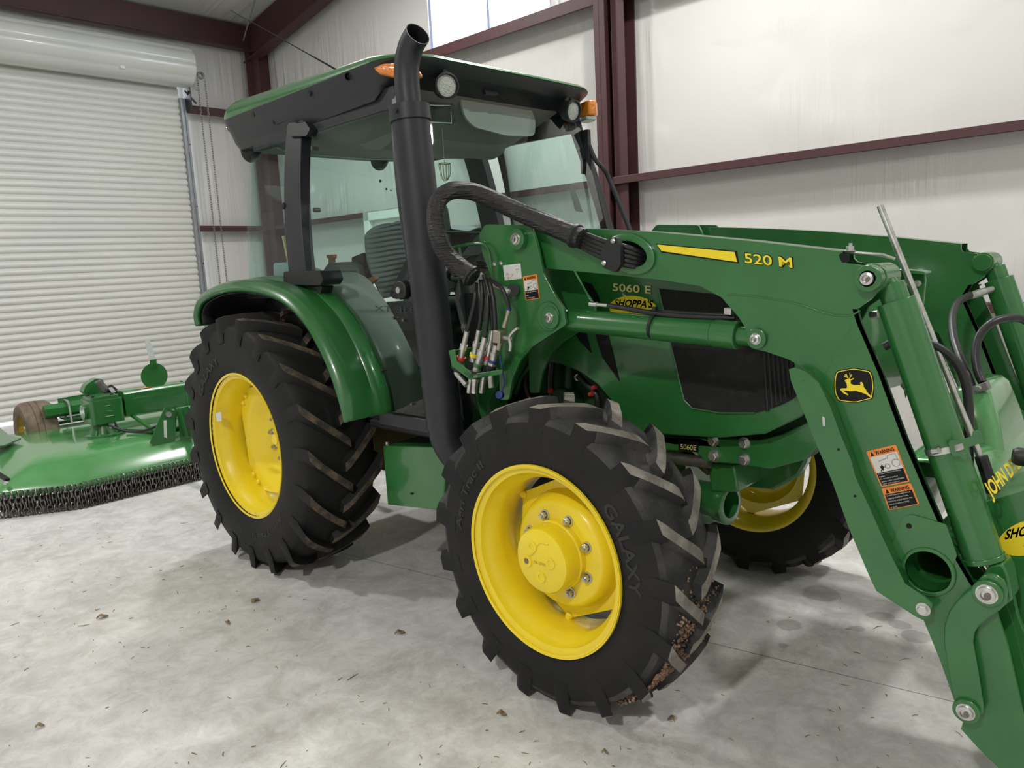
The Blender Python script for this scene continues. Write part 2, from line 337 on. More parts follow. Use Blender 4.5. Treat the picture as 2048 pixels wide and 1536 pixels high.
# window
m = MB()
for x0, x1 in ((wx0, wx0+0.03), (wx1-0.03, wx1), (-2.055, -2.02)): m.box((x0, YW+0.02, wz0), (x1, YW+0.10, wz1))
m.box((wx0, YW+0.02, wz0), (wx1, YW+0.10, wz0+0.02)); m.box((wx0, YW+0.02, wz1-0.02), (wx1, YW+0.10, wz1))
wf = B('window_1', m, mat('bluish_window_frame', (0.30, 0.36, 0.55), 0.4))
g = MB().add([(wx0, YW+0.07, wz0), (wx1, YW+0.07, wz0), (wx1, YW+0.07, wz1), (wx0, YW+0.07, wz1)], [(0, 1, 2, 3)]).build('pane', WINGLASS, rz=PSI); attach(g, wf)
# structural steel: girts, columns, rafter, eave beam
nt_ = [0]
def trim(mb, bevel=0.003): nt_[0] += 1; return B('trim_%d' % nt_[0], mb, OXIDE, bevel=bevel)
def girt_x(x0, x1, z0, z1, y=YB):          # Z-shaped girt running along the back wall
    m = MB(); m.box((x0, y, z0), (x1, y+0.006, z1)); m.box((x0, y, z1-0.004), (x1, YW, z1)); m.box((x0, y, z0), (x1, y+0.03, z0+0.004)); m.box((x0, y+0.02, z0+0.006), (x1, y+0.026, z1-0.02)); return m
def girt_y(y0, y1, z0, z1, x=XL):
    m = MB(); m.box((x-0.006, y0, z0), (x, y1, z1)); m.box((XW, y0, z1-0.004), (x, y1, z1)); m.box((x-0.03, y0, z0), (x, y1, z0+0.004)); return m
CX0, CX1 = -0.53, -0.27
for x0, x1 in ((-6.3, CX0), (CX0+0.13, XR)):
    trim(girt_x(x0, x1, 2.185, 2.247)); trim(girt_x(x0, x1, 1.05, 1.11))
for x0, x1 in ((-6.3, CX0), (CX1, XR)): trim(girt_x(x0, x1, 3.735, 3.84))
for z0, z1 in ((2.176, 2.248), (3.70, 3.80), (1.05, 1.11)): trim(girt_y(dj+0.05, YB-0.05, z0, z1))
def icol(x0, x1, y0, y1, z1):              # wide flange post, web seen from the side
    m = MB(); m.box((x0, y0, 0), (x0+0.012, y1, z1)); m.box((x1-0.012, y0, 0), (x1, y1, z1)); m.box((x0, (y0+y1)/2-0.006, 0), (x1, (y0+y1)/2+0.006, z1)); return m
m = MB(); m.box((CX0, YB-0.03, 0), (CX0+0.115, YB-0.018, 5.6)); m.box((CX0+0.052, YB-0.03, 0), (CX0+0.064, YW, 5.6)); m.box((CX0, YW-0.012, 0), (CX0+0.28, YW, 5.6))
m.box((CX0+0.13, YB+0.04, 0), (CX0+0.142, YW, 5.6)); m.box((CX0+0.13, YB+0.04, 0), (CX0+0.27, YB+0.05, 5.6))
trim(m)
m = MB(); m.box((XL-0.0, YB-0.02, 0), (XL+0.20, YB-0.01, 4.6)); m.box((XL+0.09, YB-0.02, 0), (XL+0.10, YW, 4.6)); m.box((XL, YB-0.10, 0), (XL+0.012, YW, 4.6)); trim(m)
m = MB(); r0, r1 = XL-0.05, 0.5
m.prism([(r0, YB-0.02, 4.46+0.02), (r1, YB-0.02, 4.46+(r1-r0)*0.17), (r1, YB-0.02, 4.93+(r1-r0)*0.17), (r0, YB-0.02, 4.93)], (0, 0.01, 0)); m.prism([(r0, YB-0.10, 4.46), (r1, YB-0.10, 4.46+(r1-r0)*0.17), (r1, YB-0.10, 4.475+(r1-r0)*0.17), (r0, YB-0.10, 4.475)], (0, 0.17, 0))
trim(m)
m = MB(); m.box((XL-0.01, YF, 4.64), (XL, YB, 4.93)); m.box((XL-0.10, YF, 4.62), (XL+0.06, YB, 4.64)); m.box((XL-0.10, YF, 4.93), (XL, YB, 4.94)); trim(m)
m = MB(); m.tube([(XL+0.08, YB-0.14, 4.72), (XL+1.4, YB-0.45, 5.32), (XL+3.2, YB-1.0, 6.0)], 0.009, 8)
o = B('trim_%d' % (nt_[0]+1), m, GALV); nt_[0] += 1

# roller door: corrugated curtain, drum, tracks
door = MB(); slat = 0.083; prof = []
z = 0.03
while z < 4.06:
    prof += [(0.000, z), (0.008, z+0.006), (0.024, z+0.018), (0.031, z+0.040), (0.024, z+0.062), (0.008, z+0.074)]; z += slat
ys = [-2.62, dj-0.02]
vs = [(XL-0.07+d, y, zz) for y in ys for d, zz in prof]; n = len(prof)
door.add(vs, [(i, i+1, n+i+1, n+i) for i in range(n-1)])
dcur = B('door_1', door, DOORM, smooth=50)
drum = MB(); R = 0.235; pr = []
for k in range(96):
    a = 2*pi*k/96; rr = R + 0.016*(abs(sin(a*9/2))**0.5); pr.append((rr*cos(a), rr*sin(a)))
drum.rings([[(XL+0.13+c, y, 4.235+s) for c, s in pr] for y in (-2.75, dj+0.06)]); drum.rings([[(XL+0.13+c*0.8, y, 4.235+s*0.8) for c, s in pr] for y in (dj+0.06, dj+0.075)])
o = drum.build('door_drum', DRUMW, rz=PSI, smooth=50); attach(o, dcur)
m = MB().box((XL+0.13+0.18, 1.12, 4.06), (XL+0.13+0.20, 1.17, 4.17)); o = m.build('paper_tag', WHITEP, rz=PSI); attach(o, dcur)
m = MB()
for y0 in (dj-0.03, -2.69):
    m.box((XL-0.09, y0, 0), (XL-0.01, y0+0.085, 3.88)); m.box((XL-0.01, y0+0.0, 0), (XL+0.012, y0+0.028, 3.86)); m.box((XL-0.01, y0+0.052, 0), (XL+0.006, y0+0.06, 3.9))
o = m.build('door_track', GALV, rz=PSI, bevel=0.003); attach(o, dcur)
m = MB()
m.box((XL-0.05, dj+0.045, 3.72), (XL+0.16, dj+0.055, 4.40)); m.box((XL+0.05, dj+0.02, 4.2), (XL+0.18, dj+0.10, 4.27)); m.cyl((XL+0.06, dj+0.02, 3.96), (XL+0.14, dj+0.12, 3.80), 0.012, 8); m.cyl((XL+0.13, dj, 4.235), (XL+0.13, dj+0.13, 4.235), 0.03)
o = m.build('drum_bracket', BLKPAINT, rz=PSI); attach(o, dcur)
for zz in (3.3, 2.5, 1.75):
    m = MB().cyl((XL-0.012, dj+0.04, zz), (XL+0.0, dj+0.04, zz), 0.008, 8); o = m.build('screw', BLACK, rz=PSI); attach(o, dcur)
# side door in the gable wall, seen through the cab glass
m = MB(); m.box((-4.10, YB-0.02, 0), (-4.0, YB+0.1, 2.24)); m.box((-3.02, YB-0.02, 0), (-2.92, YB+0.1, 2.24)); m.box((-4.10, YB-0.02, 2.14), (-2.92, YB+0.1, 2.24)); m.box((-4.0, YB+0.06, 0.01), (-3.02, YB+0.1, 2.14))
d2 = B('door_2', m, mat('white_door_paint', (0.72, 0.74, 0.70), 0.4), bevel=0.004)
m = MB().cyl((-3.12, YB+0.06, 1.0), (-3.12, YB+0.0, 1.0), 0.025).box((-3.22, YB-0.01, 0.99), (-3.10, YB+0.01, 1.01)); o = m.build('door_handle', STEEL, rz=PSI); attach(o, d2)
# high bay lamps
for i, (x, y, z, pw) in enumerate(BAYS):
    t = thing('ceiling_lamp', ['white LED high bay lamp hanging above the green mower', 'white LED high bay lamp hanging beyond the tractor cab', 'white LED high bay lamp hanging beyond the loader arm ends', 'white LED high bay lamp near the roller door end, above the open floor', 'white LED high bay lamp above the open floor at the bucket end'][i], 'lamp', (x, y, z), 'LED high bay lamps under the roof')
    MB().box((x-0.19, y-0.19, z+0.0), (x+0.19, y+0.19, z+0.07)).build('lamp_housing', FIXT, t, bevel=0.008)
    MB().box((x-0.16, y-0.16, z-0.008), (x+0.16, y+0.16, z-0.001)).build('diffuser', LIGHTM, t)
    zc = roofz(x)
    for dx in (-0.15, 0.15): MB().cyl((x+dx, y, z+0.07), (x+dx, y, roofz(x+dx)+0.01), 0.004, 6).build('hanging_wire', STEELDK, t)
# hoist chain of the roller door
ch = thing('hoist_chain', 'thin galvanised chain loop hanging beside the roller door', 'chain', (XL+0.12, dj+0.22, 1.0))
def link_mesh(L_, W, r, n=10, seg=5):
    pts = [Vector((W/2*cos(a), 0, (L_-W)/2*(1 if sin(a) >= 0 else -1) + W/2*sin(a))) for a in [2*pi*k/n for k in range(n)]]
    rs = []
    for i, p in enumerate(pts):
        t = (pts[(i+1) % n]-pts[i-1]).normalized(); u = UY; w = t.cross(u); rs.append([p+(u*cos(2*pi*k/seg)+w*sin(2*pi*k/seg))*r for k in range(seg)])
    rs.append(rs[0]); return rs
def chain_strand(mb, top, n, L_, W, r, seg=5, rnd=0.0):
    top = Vector(top)
    for i in range(n):
        a = (pi/2 if i % 2 else 0) + 0.5 + random.uniform(-rnd, rnd)
        mt = Matrix.Translation(top - Vector((0, 0, (i+0.5)*(L_-2.2*r)))) @ Matrix.Rotation(a, 4, 'Z') @ Matrix.Rotation(random.uniform(-rnd, rnd)*0.3, 4, 'Y')
        mb.rings([[mt @ p for p in rg] for rg in link_mesh(L_, W, r, seg=seg)], cap=False)
random.seed(3)
cp = Matrix.Rotation(PSI, 4, 'Z')
for k, dy in enumerate((0.17, 0.27)):
    m = MB(); chain_strand(m, (0, 0, 0), 88, 0.038, 0.021, 0.0035, 4); o = m.build('chain_run', STEELDK, loc=(0, 0, 0)); o.location = cp @ Vector((XL+0.14, dj+dy, 4.12)); attach(o, ch)
m = MB(); m.lathe([(-0.01, 0.02), (-0.01, 0.05), (0.01, 0.05), (0.01, 0.02)], cp @ Vector((XL+0.14, dj+0.22, 4.16)), (1, 0, 0), 20); m.build('sprocket', STEELDK, ch)

# ================================================================== THE TRACTOR
tr = thing('tractor', 'green cab farm tractor with yellow wheels and a tall black exhaust pipe', 'tractor', (1.0, 0, 0))
WB = 2.045; ZF = 0.531; ZR = 0.6655
def hexbolt(mb, c, ax, r=0.012, h=0.009, m=0, washer=True):
    c = Vector(c); ax = Vector(ax).normalized(); a = Vector((0, 0, 1)) if abs(ax.z) < 0.9 else UX; u = ax.cross(a).normalized(); w = ax.cross(u)
    if washer: mb.rings([circ(c, r*1.35, u, w, 16), circ(c+ax*r*0.18, r*1.35, u, w, 16)], m=m)
    mb.rings([circ(c+ax*r*0.18, r, u, w, 6), circ(c+ax*h, r, u, w, 6), circ(c+ax*(h+r*0.1), r*0.85, u, w, 6)], m=m)

def make_wheel(kind, cx, s, cz):
    """s=-1 right side (towards the camera), +1 left. Axial coordinate a: + = outwards."""
    front = kind == 'front'
    if front: yc, hw, rb, rsh, rcr, rtip, nl, rimr, rimw = 0.738, 0.140, 0.320, 0.492, 0.512, 0.548, 17, 0.3327, 0.132
    else:     yc, hw, rb, rsh, rcr, rtip, nl, rimr, rimw = 0.705, 0.205, 0.362, 0.618, 0.648, 0.688, 19, 0.3826, 0.183
    C = Vector((cx, s*yc, cz))
    def pt(a, r, th): return Vector((cx + r*cos(th), s*(yc + a), max(cz + r*sin(th), 0.003)))
    sh = hw*0.93
    prof = [(rimw-0.004, rb+0.012), (hw*0.93, rb+0.028), (hw*0.99, rb+0.055), (hw*1.03, rb+(rsh-rb)*0.45), (hw*1.02, rb+(rsh-rb)*0.68), (hw*0.965, rsh-0.012), (hw*0.90, rsh+0.006), (hw*0.6, rcr-0.006), (hw*0.25, rcr), (0, rcr+0.001)]
    prof = prof + [(-a, r) for a, r in reversed(prof[:-1])]
    n = 96; mb = MB(); q = len(prof)
    vs = [pt(a, r, 2*pi*k/n) for k in range(n) for a, r in prof]; fs = []; 
    for k in range(n):
        for j in range(q-1):
            fs.append((k*q+j, ((k+1) % n)*q+j, ((k+1) % n)*q+j+1, k*q+j+1))
    o0 = len(mb.v); mb.add(vs, fs, 0)
    for i in range(len(fs)):
        j = i % (q-1)
        if 5 <= j <= q-7: mb.m[i] = 2
    # lugs: bars from each shoulder to just past the middle, centre end leading
    for k in range(nl*2):
        side = 1 if k % 2 == 0 else -1
        th0 = 2*pi*(k/2)/nl + 0.07
        st = []
        T = [(-0.10, 0.0), (0.0, 0.5), (0.12, 0.93), (0.3, 1), (0.5, 1), (0.7, 1), (0.88, 1), (1.0, 0.96)]
        sweep = (hw*1.04)/rtip
        for t, hgt in T:
            a = side*(hw*1.0 - t*hw*1.10) if t >= 0 else side*(hw*1.035)
            if t <= 0.0: rr0 = rsh-0.075 if t < 0 else rsh-0.03
            else: rr0 = rcr - 0.014 - 0.02*max(0, 1-t*2.5)
            top = rtip - 0.010*(1-t)**2 if t > 0 else (rsh-0.040 if t < 0 else rtip-0.016)
            if t < 0: top = rsh-0.050
            th = th0 - sweep*(t**0.85 if t > 0 else 0)
            wt = (0.0205 + 0.003*(t < 0.15))*(1.0 if front else 1.0); wbs = wt*1.5
            if t >= 1: top -= 0.006
            st.append([pt(a, rr0, th+wbs/rcr), pt(a, top, th+wt/rcr), pt(a, top, th-wt/rcr), pt(a, rr0, th-wbs/rcr)])
        o = len(mb.v); vv = [p for r_ in st for p in r_]; ff = []; mi = []
        for i in range(len(st)-1):
            for j in range(3): ff.append((i*4+j, i*4+j+1, (i+1)*4+j+1, (i+1)*4+j)); mi.append(1 if (j == 1 and i >= 1) else 2 if i >= 2 else 0)
        ff += [(3, 2, 1, 0), tuple(len(vv)-4+i for i in range(4))]; mi += [0, 2]
        mb.v += vv; mb.f += [tuple(x+o for x in f_) for f_ in ff]; mb.m += mi
    tyre = mb.build('%s_wheel' % kind, [TYRE, LUGTOP if front else LUGTOPR, TREADB if front else TYRE], tr, smooth=40, weld=False)
    # sidewall lettering, raised
    if s < 0:
        rmid = rb+(rsh-rb)*0.42
        for txt, mid, span, hh in (('GALAXY', radians(128 if not front else 20), 0.75, 0.045), ('Agri Trac II', radians(-62 if not front else 152), 0.80, 0.040)):
            lt = MB(); V, F = text_geo(txt, 0.02)
            lt.add([pt(hw*1.035, rmid - hh/2 + w*hh, mid + span/2 - u*span) if True else None for u, w in V], F); lt.build('sidewall_lettering', RAISED, tyre)
    # rim barrel
    rm = MB(); Rr = rimr
    pf = [(rimw+0.006, Rr-0.003), (rimw+0.008, Rr+0.003), (rimw, Rr+0.004), (rimw-0.006, Rr-0.006), (rimw-0.010, Rr-0.022), (rimw-0.040, Rr-0.030), (rimw-0.058, Rr-0.048), (rimw-0.10, Rr-0.052), (-rimw+0.058, Rr-0.050), (-rimw+0.04, Rr-0.032), (-rimw+0.01, Rr-0.022), (-rimw, Rr)]
    th_ = [(a, r-0.006) for a, r in reversed(pf)]
    rm.lathe([(p*s, r) for p, r in pf+th_], C, UY, 72, closed_prof=True)
    YM = YEL
    rim = rm.build('rim', YM, tyre, smooth=50)
    # disc with lobes reaching the barrel
    dk = MB(); nl_ = 6 if front else 4; ao = 0.052 if front else 0.02; rin = Rr-0.052
    rings_ = []; N_ = 96
    def ring(fn_r, a, da=lambda t: 0): return [Vector((cx+fn_r(t)*cos(t), s*(yc+a+da(t)), cz+fn_r(t)*sin(t))) for t in [2*pi*k/N_ for k in range(N_)]]
    ph = radians(145 if front else 50)
    if front: lobe = lambda t: rin*0.985*cos(pi/6)/cos(((t-ph+pi/6) % (pi/3))-pi/6)*0.93 if False else min(rin*0.965, rin*0.99*cos(pi/6)/cos(((t-ph) % (pi/3))-pi/6))
    else: lobe = lambda t: rin*(0.87+0.128*min(1, 1.25*(0.5+0.5*cos(nl_*(t-ph)))))
    a0, a1 = (0.012, 0.040) if front else (-0.01, 0.085)
    if front:
        prof_d = [(lobe, -0.034), (lambda t: 0.215, -0.030), (lambda t: 0.205, 0.004), (lambda t: 0.190, 0.034), (lambda t: 0.178, 0.040), (lambda t: 0.10, 0.040)]
    else:
        prof_d = [(lobe, 0.035), (lambda t: 0.275, 0.030), (lambda t: 0.25, 0.018), (lambda t: 0.20, -0.035), (lambda t: 0.175, -0.052), (lambda t: 0.05, -0.052)]
    rr = [ring(f, a) for f, a in prof_d]; back = [ring(f, a-0.012) for f, a in reversed(prof_d)]
    dk.rings(rr+back+[rr[0]], cap=False)
    disc = dk.build('wheel_disc', YEL if s < 0 else YEL, tyre, smooth=40)
    for t in ([ph+2*pi*k/nl_ for k in range(nl_)] if front else [ph+2*pi*k/nl_+dd for k in range(nl_) for dd in (-0.09, 0.09)]):
        kn = MB(); c = Vector((cx+(rin-0.012)*cos(t), s*(yc+prof_d[0][1]), cz+(rin-0.012)*sin(t))); kn.lathe([(0, 0.001), (0.014, 0.001), (0.014, 0.010), (0.008, 0.015), (-0.01, 0.016)], c, (0, s, 0), 14); kn.build('disc_clamp', YEL, tyre)
    # wheel bolts
    nb, br, ba = (8, 0.140, 0.040) if front else (10, 0.135, -0.052)
    b0 = MB(); 
    b0.lathe([(0, 0.001), (0, 0.019), (0.005, 0.019), (0.006, 0.014)], (0, 0, 0), (0, s, 0), 16); hexbolt(b0, (0, s*0.004, 0), (0, s, 0), 0.0135, 0.016, washer=False); b0.cyl((0, s*0.018, 0), (0, s*0.028, 0), 0.0075, 10)
    first = None
    for k in range(nb):
        t = radians(22 if front else 30)+2*pi*k/nb; loc = Vector((cx+br*cos(t), s*(yc+ba), cz+br*sin(t)))
        if first is None: first = b0.build('wheel_bolt', STEEL); first.location = loc; attach(first, tyre)
        else: dup(first, loc, tyre)
    hb = MB()
    if front:
        hb.lathe([(0.0, 0.122), (0.05, 0.122), (0.055, 0.118), (0.105, 0.116), (0.118, 0.110), (0.122, 0.100), (0.122, 0.001)], (cx, s*(yc+0.012), cz), (0, s, 0), 48)
        fc = s*(yc+0.134)
        for dx, dz, r in ((-0.035, 0.045, 0.020), (0.045, 0.005, 0.020), (0.0, -0.055, 0.020), (-0.062, -0.012, 0.022)):
            hb.lathe([(0, r), (0.004, r), (0.004, r*0.55), (0.001, r*0.5), (0.001, 0.001)], (cx+dx, fc, cz+dz), (0, s, 0), 20)
        hb.tube(smoothpath([(cx-0.07, fc, cz+0.01), (cx-0.04, fc, cz+0.015), (cx-0.02, fc, cz+0.04), (cx+0.0, fc, cz+0.065), (cx+0.04, fc, cz+0.07)], 4), 0.003, 6)
        hb.build('hub_cap', YEL, tyre, smooth=35)
        pl = MB().lathe([(0, 0.009), (0.002, 0.009), (0.002, 0.001)], (cx-0.062, fc+s*0.003, cz-0.012), (0, s, 0), 6); pl.build('drain_plug', STEELDK, tyre)
        if s < 0:
            tx = MB(); text_quad(tx, 'OIL LEVEL', (cx-0.03, fc-0.0008, cz-0.012), (cx+0.025, fc-0.0008, cz-0.012), (cx-0.03, fc-0.0008, cz-0.002), (0, 0, 0), 0.0); tx.build('cast_lettering', YEL_DIRTY, tyre)
    else:
        hb.lathe([(-0.02, 0.075), (0.03, 0.075), (0.04, 0.06), (0.04, 0.03), (0.07, 0.028), (0.07, 0.001)], (cx, s*(yc-0.055), cz), (0, s, 0), 32); hb.build('hub_cap', YEL, tyre)
        if s < 0:
            c = P(437, 833, Y=-0.885); 
            st = MB().prism([P(431, 826, Y=-0.886), P(442, 824, Y=-0.884), P(444, 842, Y=-0.884), P(434, 843, Y=-0.886)], (0, -0.001, 0)); st.build('rim_sticker', WHITEP, rim)
    return tyre
for s in (-1, 1):
    w = make_wheel('rear', 0.0, s, ZR); lab(w, 'large rear wheel with dark lugged tyre on a yellow rim')
    w = make_wheel('front', WB, s, ZF); lab(w, 'smaller front wheel with worn grey lugs on a yellow rim')

# ---- cab side surface
def Ys(z): return -(0.70-0.10*((z-1.45)/0.77)**2) if z > 1.45 else -(0.70-0.03*((1.45-z)/0.57)**2)
def PS(px, py, off=0.0):
    y = -0.66
    for _ in range(12): q = P(px, py, Y=y); y = Ys(q.z)+off
    return P(px, py, Y=y)
def interp(poly, z):
    poly = sorted(poly, key=lambda p: p.z)
    if z <= poly[0].z: return poly[0].x
    for a, b in zip(poly, poly[1:]):
        if a.z <= z <= b.z: return a.x+(b.x-a.x)*(z-a.z)/max(b.z-a.z, 1e-6)
    return poly[-1].x
def side_panel(left, right, s, off=0.0, rows=18, cols=6, z0=None, z1=None):
    z0 = z0 if z0 is not None else min(p.z for p in left+right); z1 = z1 if z1 is not None else max(p.z for p in left+right)
    mb = MB(); vs = []
    for i in range(rows+1):
        z = z0+(z1-z0)*i/rows; xl = interp(left, z); xr = interp(right, z)
        for j in range(cols+1): vs.append((xl+(xr-xl)*j/cols, -s*(Ys(z)-off) if s > 0 else Ys(z)-off, z))
    k = cols+1; mb.add(vs, [(i*k+j, i*k+j+1, (i+1)*k+j+1, (i+1)*k+j) for i in range(rows) for j in range(cols)]); return mb
V = Vector
ZT, ZB = 2.215, 0.885
aw = [V((1.385, 0, ZB)), V((1.075, 0, ZT))]                         # windscreen pillar line
dl = [PS(*p) for p in ((768, 835), (748, 780), (712, 705), (672, 640), (640, 592), (626, 545), (628, 250))]
dl.append(V((dl[-1].x, 0, ZT+0.05)))
bl = [PS(582, 548), PS(577, 262)]; br_ = [PS(616, 545), PS(608, 255)]
ql = [PS(498, 552), PS(508, 275)]
for s in (-1, 1):
    for nm, L_, R_, mt, off, z0, z1, sol in (('door_glass', dl, aw, CABGLASS, 0.004, 0.90, 2.20, 0), ('quarter_glass', ql, bl, CABGLASS, 0.002, 1.50, 2.20, 0)):
        o = side_panel(L_, R_, s, off, z0=z0, z1=z1).build(nm, mt, tr, smooth=60)
    xb0, xb1 = br_[0].x, br_[1].x
    fr = MB()
    def strip(Lp, Rp, z0, z1, o1=0.006, o2=-0.045, rows=14):
        a = side_panel(Lp, Rp, s, o1, rows, 1, z0, z1); b = side_panel(Lp, Rp, s, o2, rows, 1, z0, z1)
        rs = [[a.v[2*i], a.v[2*i+1], b.v[2*i+1], b.v[2*i]] for i in range(rows+1)]; fr.rings(rs)
    strip(bl, br_, 1.45, ZT+0.05, 0.012)
    awb = [V((p.x+0.045, 0, p.z)) for p in aw]; strip(aw, awb, ZB-0.02, ZT+0.05, 0.008, -0.05)
    # front edge strip of the door and its lower rail
    awf = [V((p.x-0.03, 0, p.z)) for p in aw]; 
    fr.box((0.93, s*0.64, 0.845), (1.40, s*0.69, 0.905))
    fr.prism([(ql[1].x-0.05, s*0.53, ZT-0.02), (1.10, s*0.575, ZT-0.02), (1.10, s*0.605, ZT-0.02), (ql[1].x-0.05, s*0.575, ZT-0.02)], (0, 0, 0.09))
    fr.box((ql[0].x-0.05, s*0.60, 1.42), (0.42, s*0.70, 1.52))
    fr.build('cab_frame', BLKPAINT, tr, smooth=40, bevel=0.004)
    # strip of dark liner between fender and glass
    fl = [PS(*p) for p in ((775, 858), (765, 835), (735, 762), (702, 692), (655, 610), (610, 565))]; dr = [V((p.x+0.01, 0, p.z)) for p in dl]; 
    side_panel(fl, dr, s, -0.012, z0=0.86, z1=1.52).build('wheel_arch_seal', mat('dark_green_gloss' , (0.006, 0.022, 0.014), 0.2, coat=0.5) if 'dark_green_gloss' not in MATS else MATS['dark_green_gloss'], tr, smooth=60, solid=0.012)
    # grey inner wheel arch
    arc = [V((p.x+0.02, 0, p.z-0.0)) for p in fl[1:]] + [V((0.10, 0, 1.50)), V((-0.10, 0, 1.50))]
    ia = MB(); arc = smoothpath(arc, 4); ia.rings([[ (p.x+0.03, s*0.665, p.z+0.0), (p.x+0.05, s*0.60, p.z+0.02), (p.x+0.07, s*0.46, p.z+0.03), (p.x+0.07, s*0.44, p.z-0.02)] for p in arc], closed=False)
    ia.build('inner_wheel_arch', LINER, tr, smooth=60, solid=0.008)
    # handle/flasher housing above the fender
# door hinge cover on the right side: black rounded bar standing out above the fender
hp = [P(566, 545, Y=-0.80), P(566, 568, Y=-0.80), P(648, 568, Y=-0.74), P(646, 544, Y=-0.74)]
h = MB(); h.prism(roundpoly([P(567, 543, Y=-0.80), P(567, 569, Y=-0.80), P(640, 571, Y=-0.80), P(646, 560, Y=-0.80), P(640, 542, Y=-0.80)], 0.012), (0.01, 0.10, 0.0)); h.prism(roundpoly([P(600, 572, Y=-0.76), P(600, 590, Y=-0.76), P(640, 590, Y=-0.76), P(645, 572, Y=-0.76)], 0.01), (0, 0.06, 0)); h.build('door_hinge_cover', BLKPLAST, tr, bevel=0.012, seg=3)
h = MB(); h.prism(roundpoly([PS(576, 246, -0.03), PS(576, 272, -0.03), PS(612, 272, -0.03), PS(620, 258, -0.03), PS(610, 243, -0.03)], 0.01), (0, 0.05, 0)); h.build('upper_hinge', BLKPLAST, tr, bevel=0.006)
c = PS(568, 412, -0.01); MB().cyl(c+V((0, -0.01, 0)), c+V((0, 0.03, 0)), 0.016, 16).build('glass_fastener', BLKPLAST, tr, bevel=0.003)
for px, py in ((628, 297), (632, 420)):
    c = PS(px, py, 0.01); MB().cyl(c+V((0, -0.012, 0)), c+V((0, 0.02, 0)), 0.010, 12).build('glass_fastener', STEELDK, tr)
c = PS(803, 580, -0.01)
m = MB(); m.cyl(c+V((0, -0.012, 0)), c+V((0, 0.03, 0)), 0.040, 24); o = m.build('door_knob', BLKPLAST, tr, bevel=0.006); MB().cyl(c+V((0, -0.02, 0)), c+V((0, -0.01, 0)), 0.013, 16).build('lock_cylinder', STEEL, o)
for px, py in ((808, 640), (788, 636), (678, 620), (725, 672), (765, 740), (825, 808)):
    c = PS(px, py, -0.004); MB().cyl(c+V((0, -0.008, 0)), c+V((0, 0.02, 0)), 0.007, 10).build('glass_fastener', STEELDK, tr)
# reflected writing put in as dark mirrored letters on the lower door pane
tx = MB(); a, b, c = PS(861, 628, -0.008), PS(750, 622, -0.008), PS(860, 616, -0.008); text_quad(tx, '5083E TX', a, b, c, (0, 0, 0), 0.0)
tx.build('pane_text_reflection', mat('painted_text_reflection', (0.030, 0.035, 0.036), 0.5), tr)

# windscreen and rear glass
def bowed(xb, xt, yb, yt, zb, zt, bow, sgn=1, rows=10, cols=14):
    mb = MB(); vs = []
    for i in range(rows+1):
        t = i/rows; z = zb+(zt-zb)*t; yy = yb+(yt-yb)*t; x = xb+(xt-xb)*t
        for j in range(cols+1): u = -1+2*j/cols; vs.append((x+sgn*bow*(1-u*u), u*yy, z))
    k = cols+1; return mb.add(vs, [(i*k+j, i*k+j+1, (i+1)*k+j+1, (i+1)*k+j) for i in range(rows) for j in range(cols)])
bowed(aw[0].x+0.05, aw[1].x+0.045, 0.655, 0.60, ZB+0.02, ZT, 0.10).build('windscreen', CABGLASS, tr, smooth=60)
bowed(ql[0].x-0.02, ql[1].x-0.01, 0.69, 0.60, 1.50, ZT, 0.05, -1).build('rear_glass', CABGLASS, tr, smooth=60)
# roof
def plan(x0, x1, hy0, hy1, r, z, n=10, bow=0.03):
    """rounded outline: hy0 half width at the back, hy1 at the front"""
    pts = []
    cs = [(x1-r, -(hy1-r), -90, 0), (x1-r, (hy1-r), 0, 90), (x0+r, (hy0-r), 90, 180), (x0+r, -(hy0-r), 180, 270)]
    for cx_, cy_, a0, a1 in cs:
        for k in range(n+1):
            a = radians(a0+(a1-a0)*k/n); pts.append([cx_+r*cos(a), cy_+r*sin(a)])
    out = []
    for x, y in pts:
        t = (x-x0)/(x1-x0); zz = z(t, y) if callable(z) else z
        if x > x1-r*1.2: x += bow*(1-(y/hy1)**2)
        out.append(V((x, y, zz)))
    return out
def zr(t, y): return 2.372 + 0.030*max(0, 1-t*3)**1.5 + 0.008*max(0, t-0.8)/0.2
def thk(t): return 0.075+0.07*sin(pi*min(t*1.25+0.05, 1.0)) if t < 0.35 else 0.145-0.115*((t-0.35)/0.65)**1.2
R0 = (-0.55, 1.21)
roof = MB(); stz = []
for ins, dz in ((0.0, 0.0), (-0.008, 0.12), (-0.004, 0.34), (0.006, 0.56), (0.030, 0.78), (0.075, 0.92), (0.16, 1.0), (0.27, 1.06), (0.40, 1.12)):
    stz.append(plan(R0[0]+ins*1.3, R0[1]-ins, 0.60-ins, 0.655-ins, max(0.20-ins*0.35, 0.05), lambda t, y, dz=dz: zr(t, y)+dz*thk(t)))
roof.rings(stz); rf = roof.build('roof', GREEN, tr, smooth=50)
sk = MB(); stz = []
for ins, dz in ((-0.002, 0.004), (0.0, -0.014), (0.018, -0.060), (0.030, -0.110), (0.045, -0.142)):
    stz.append(plan(R0[0]+ins*1.3, R0[1]-ins*1.2, 0.60-ins, 0.66-ins, 0.18, lambda t, y, dz=dz: zr(t, y)+dz*(1-0.62*max(0, min(1, (t-0.88)/0.08)))-0.02*(1-t)*(dz < -0.03)))
sk.rings(stz, cap=False)
inn = [plan(R0[0]+0.28, R0[1]-0.17, 0.50, 0.54, 0.12, lambda t, y: 2.245+0.05*(t > 0.9))]
sk.rings([stz[-1], inn[0]], cap=False)
skirt = sk.build('roof_skirt', ROOFBLK, rf, smooth=50)
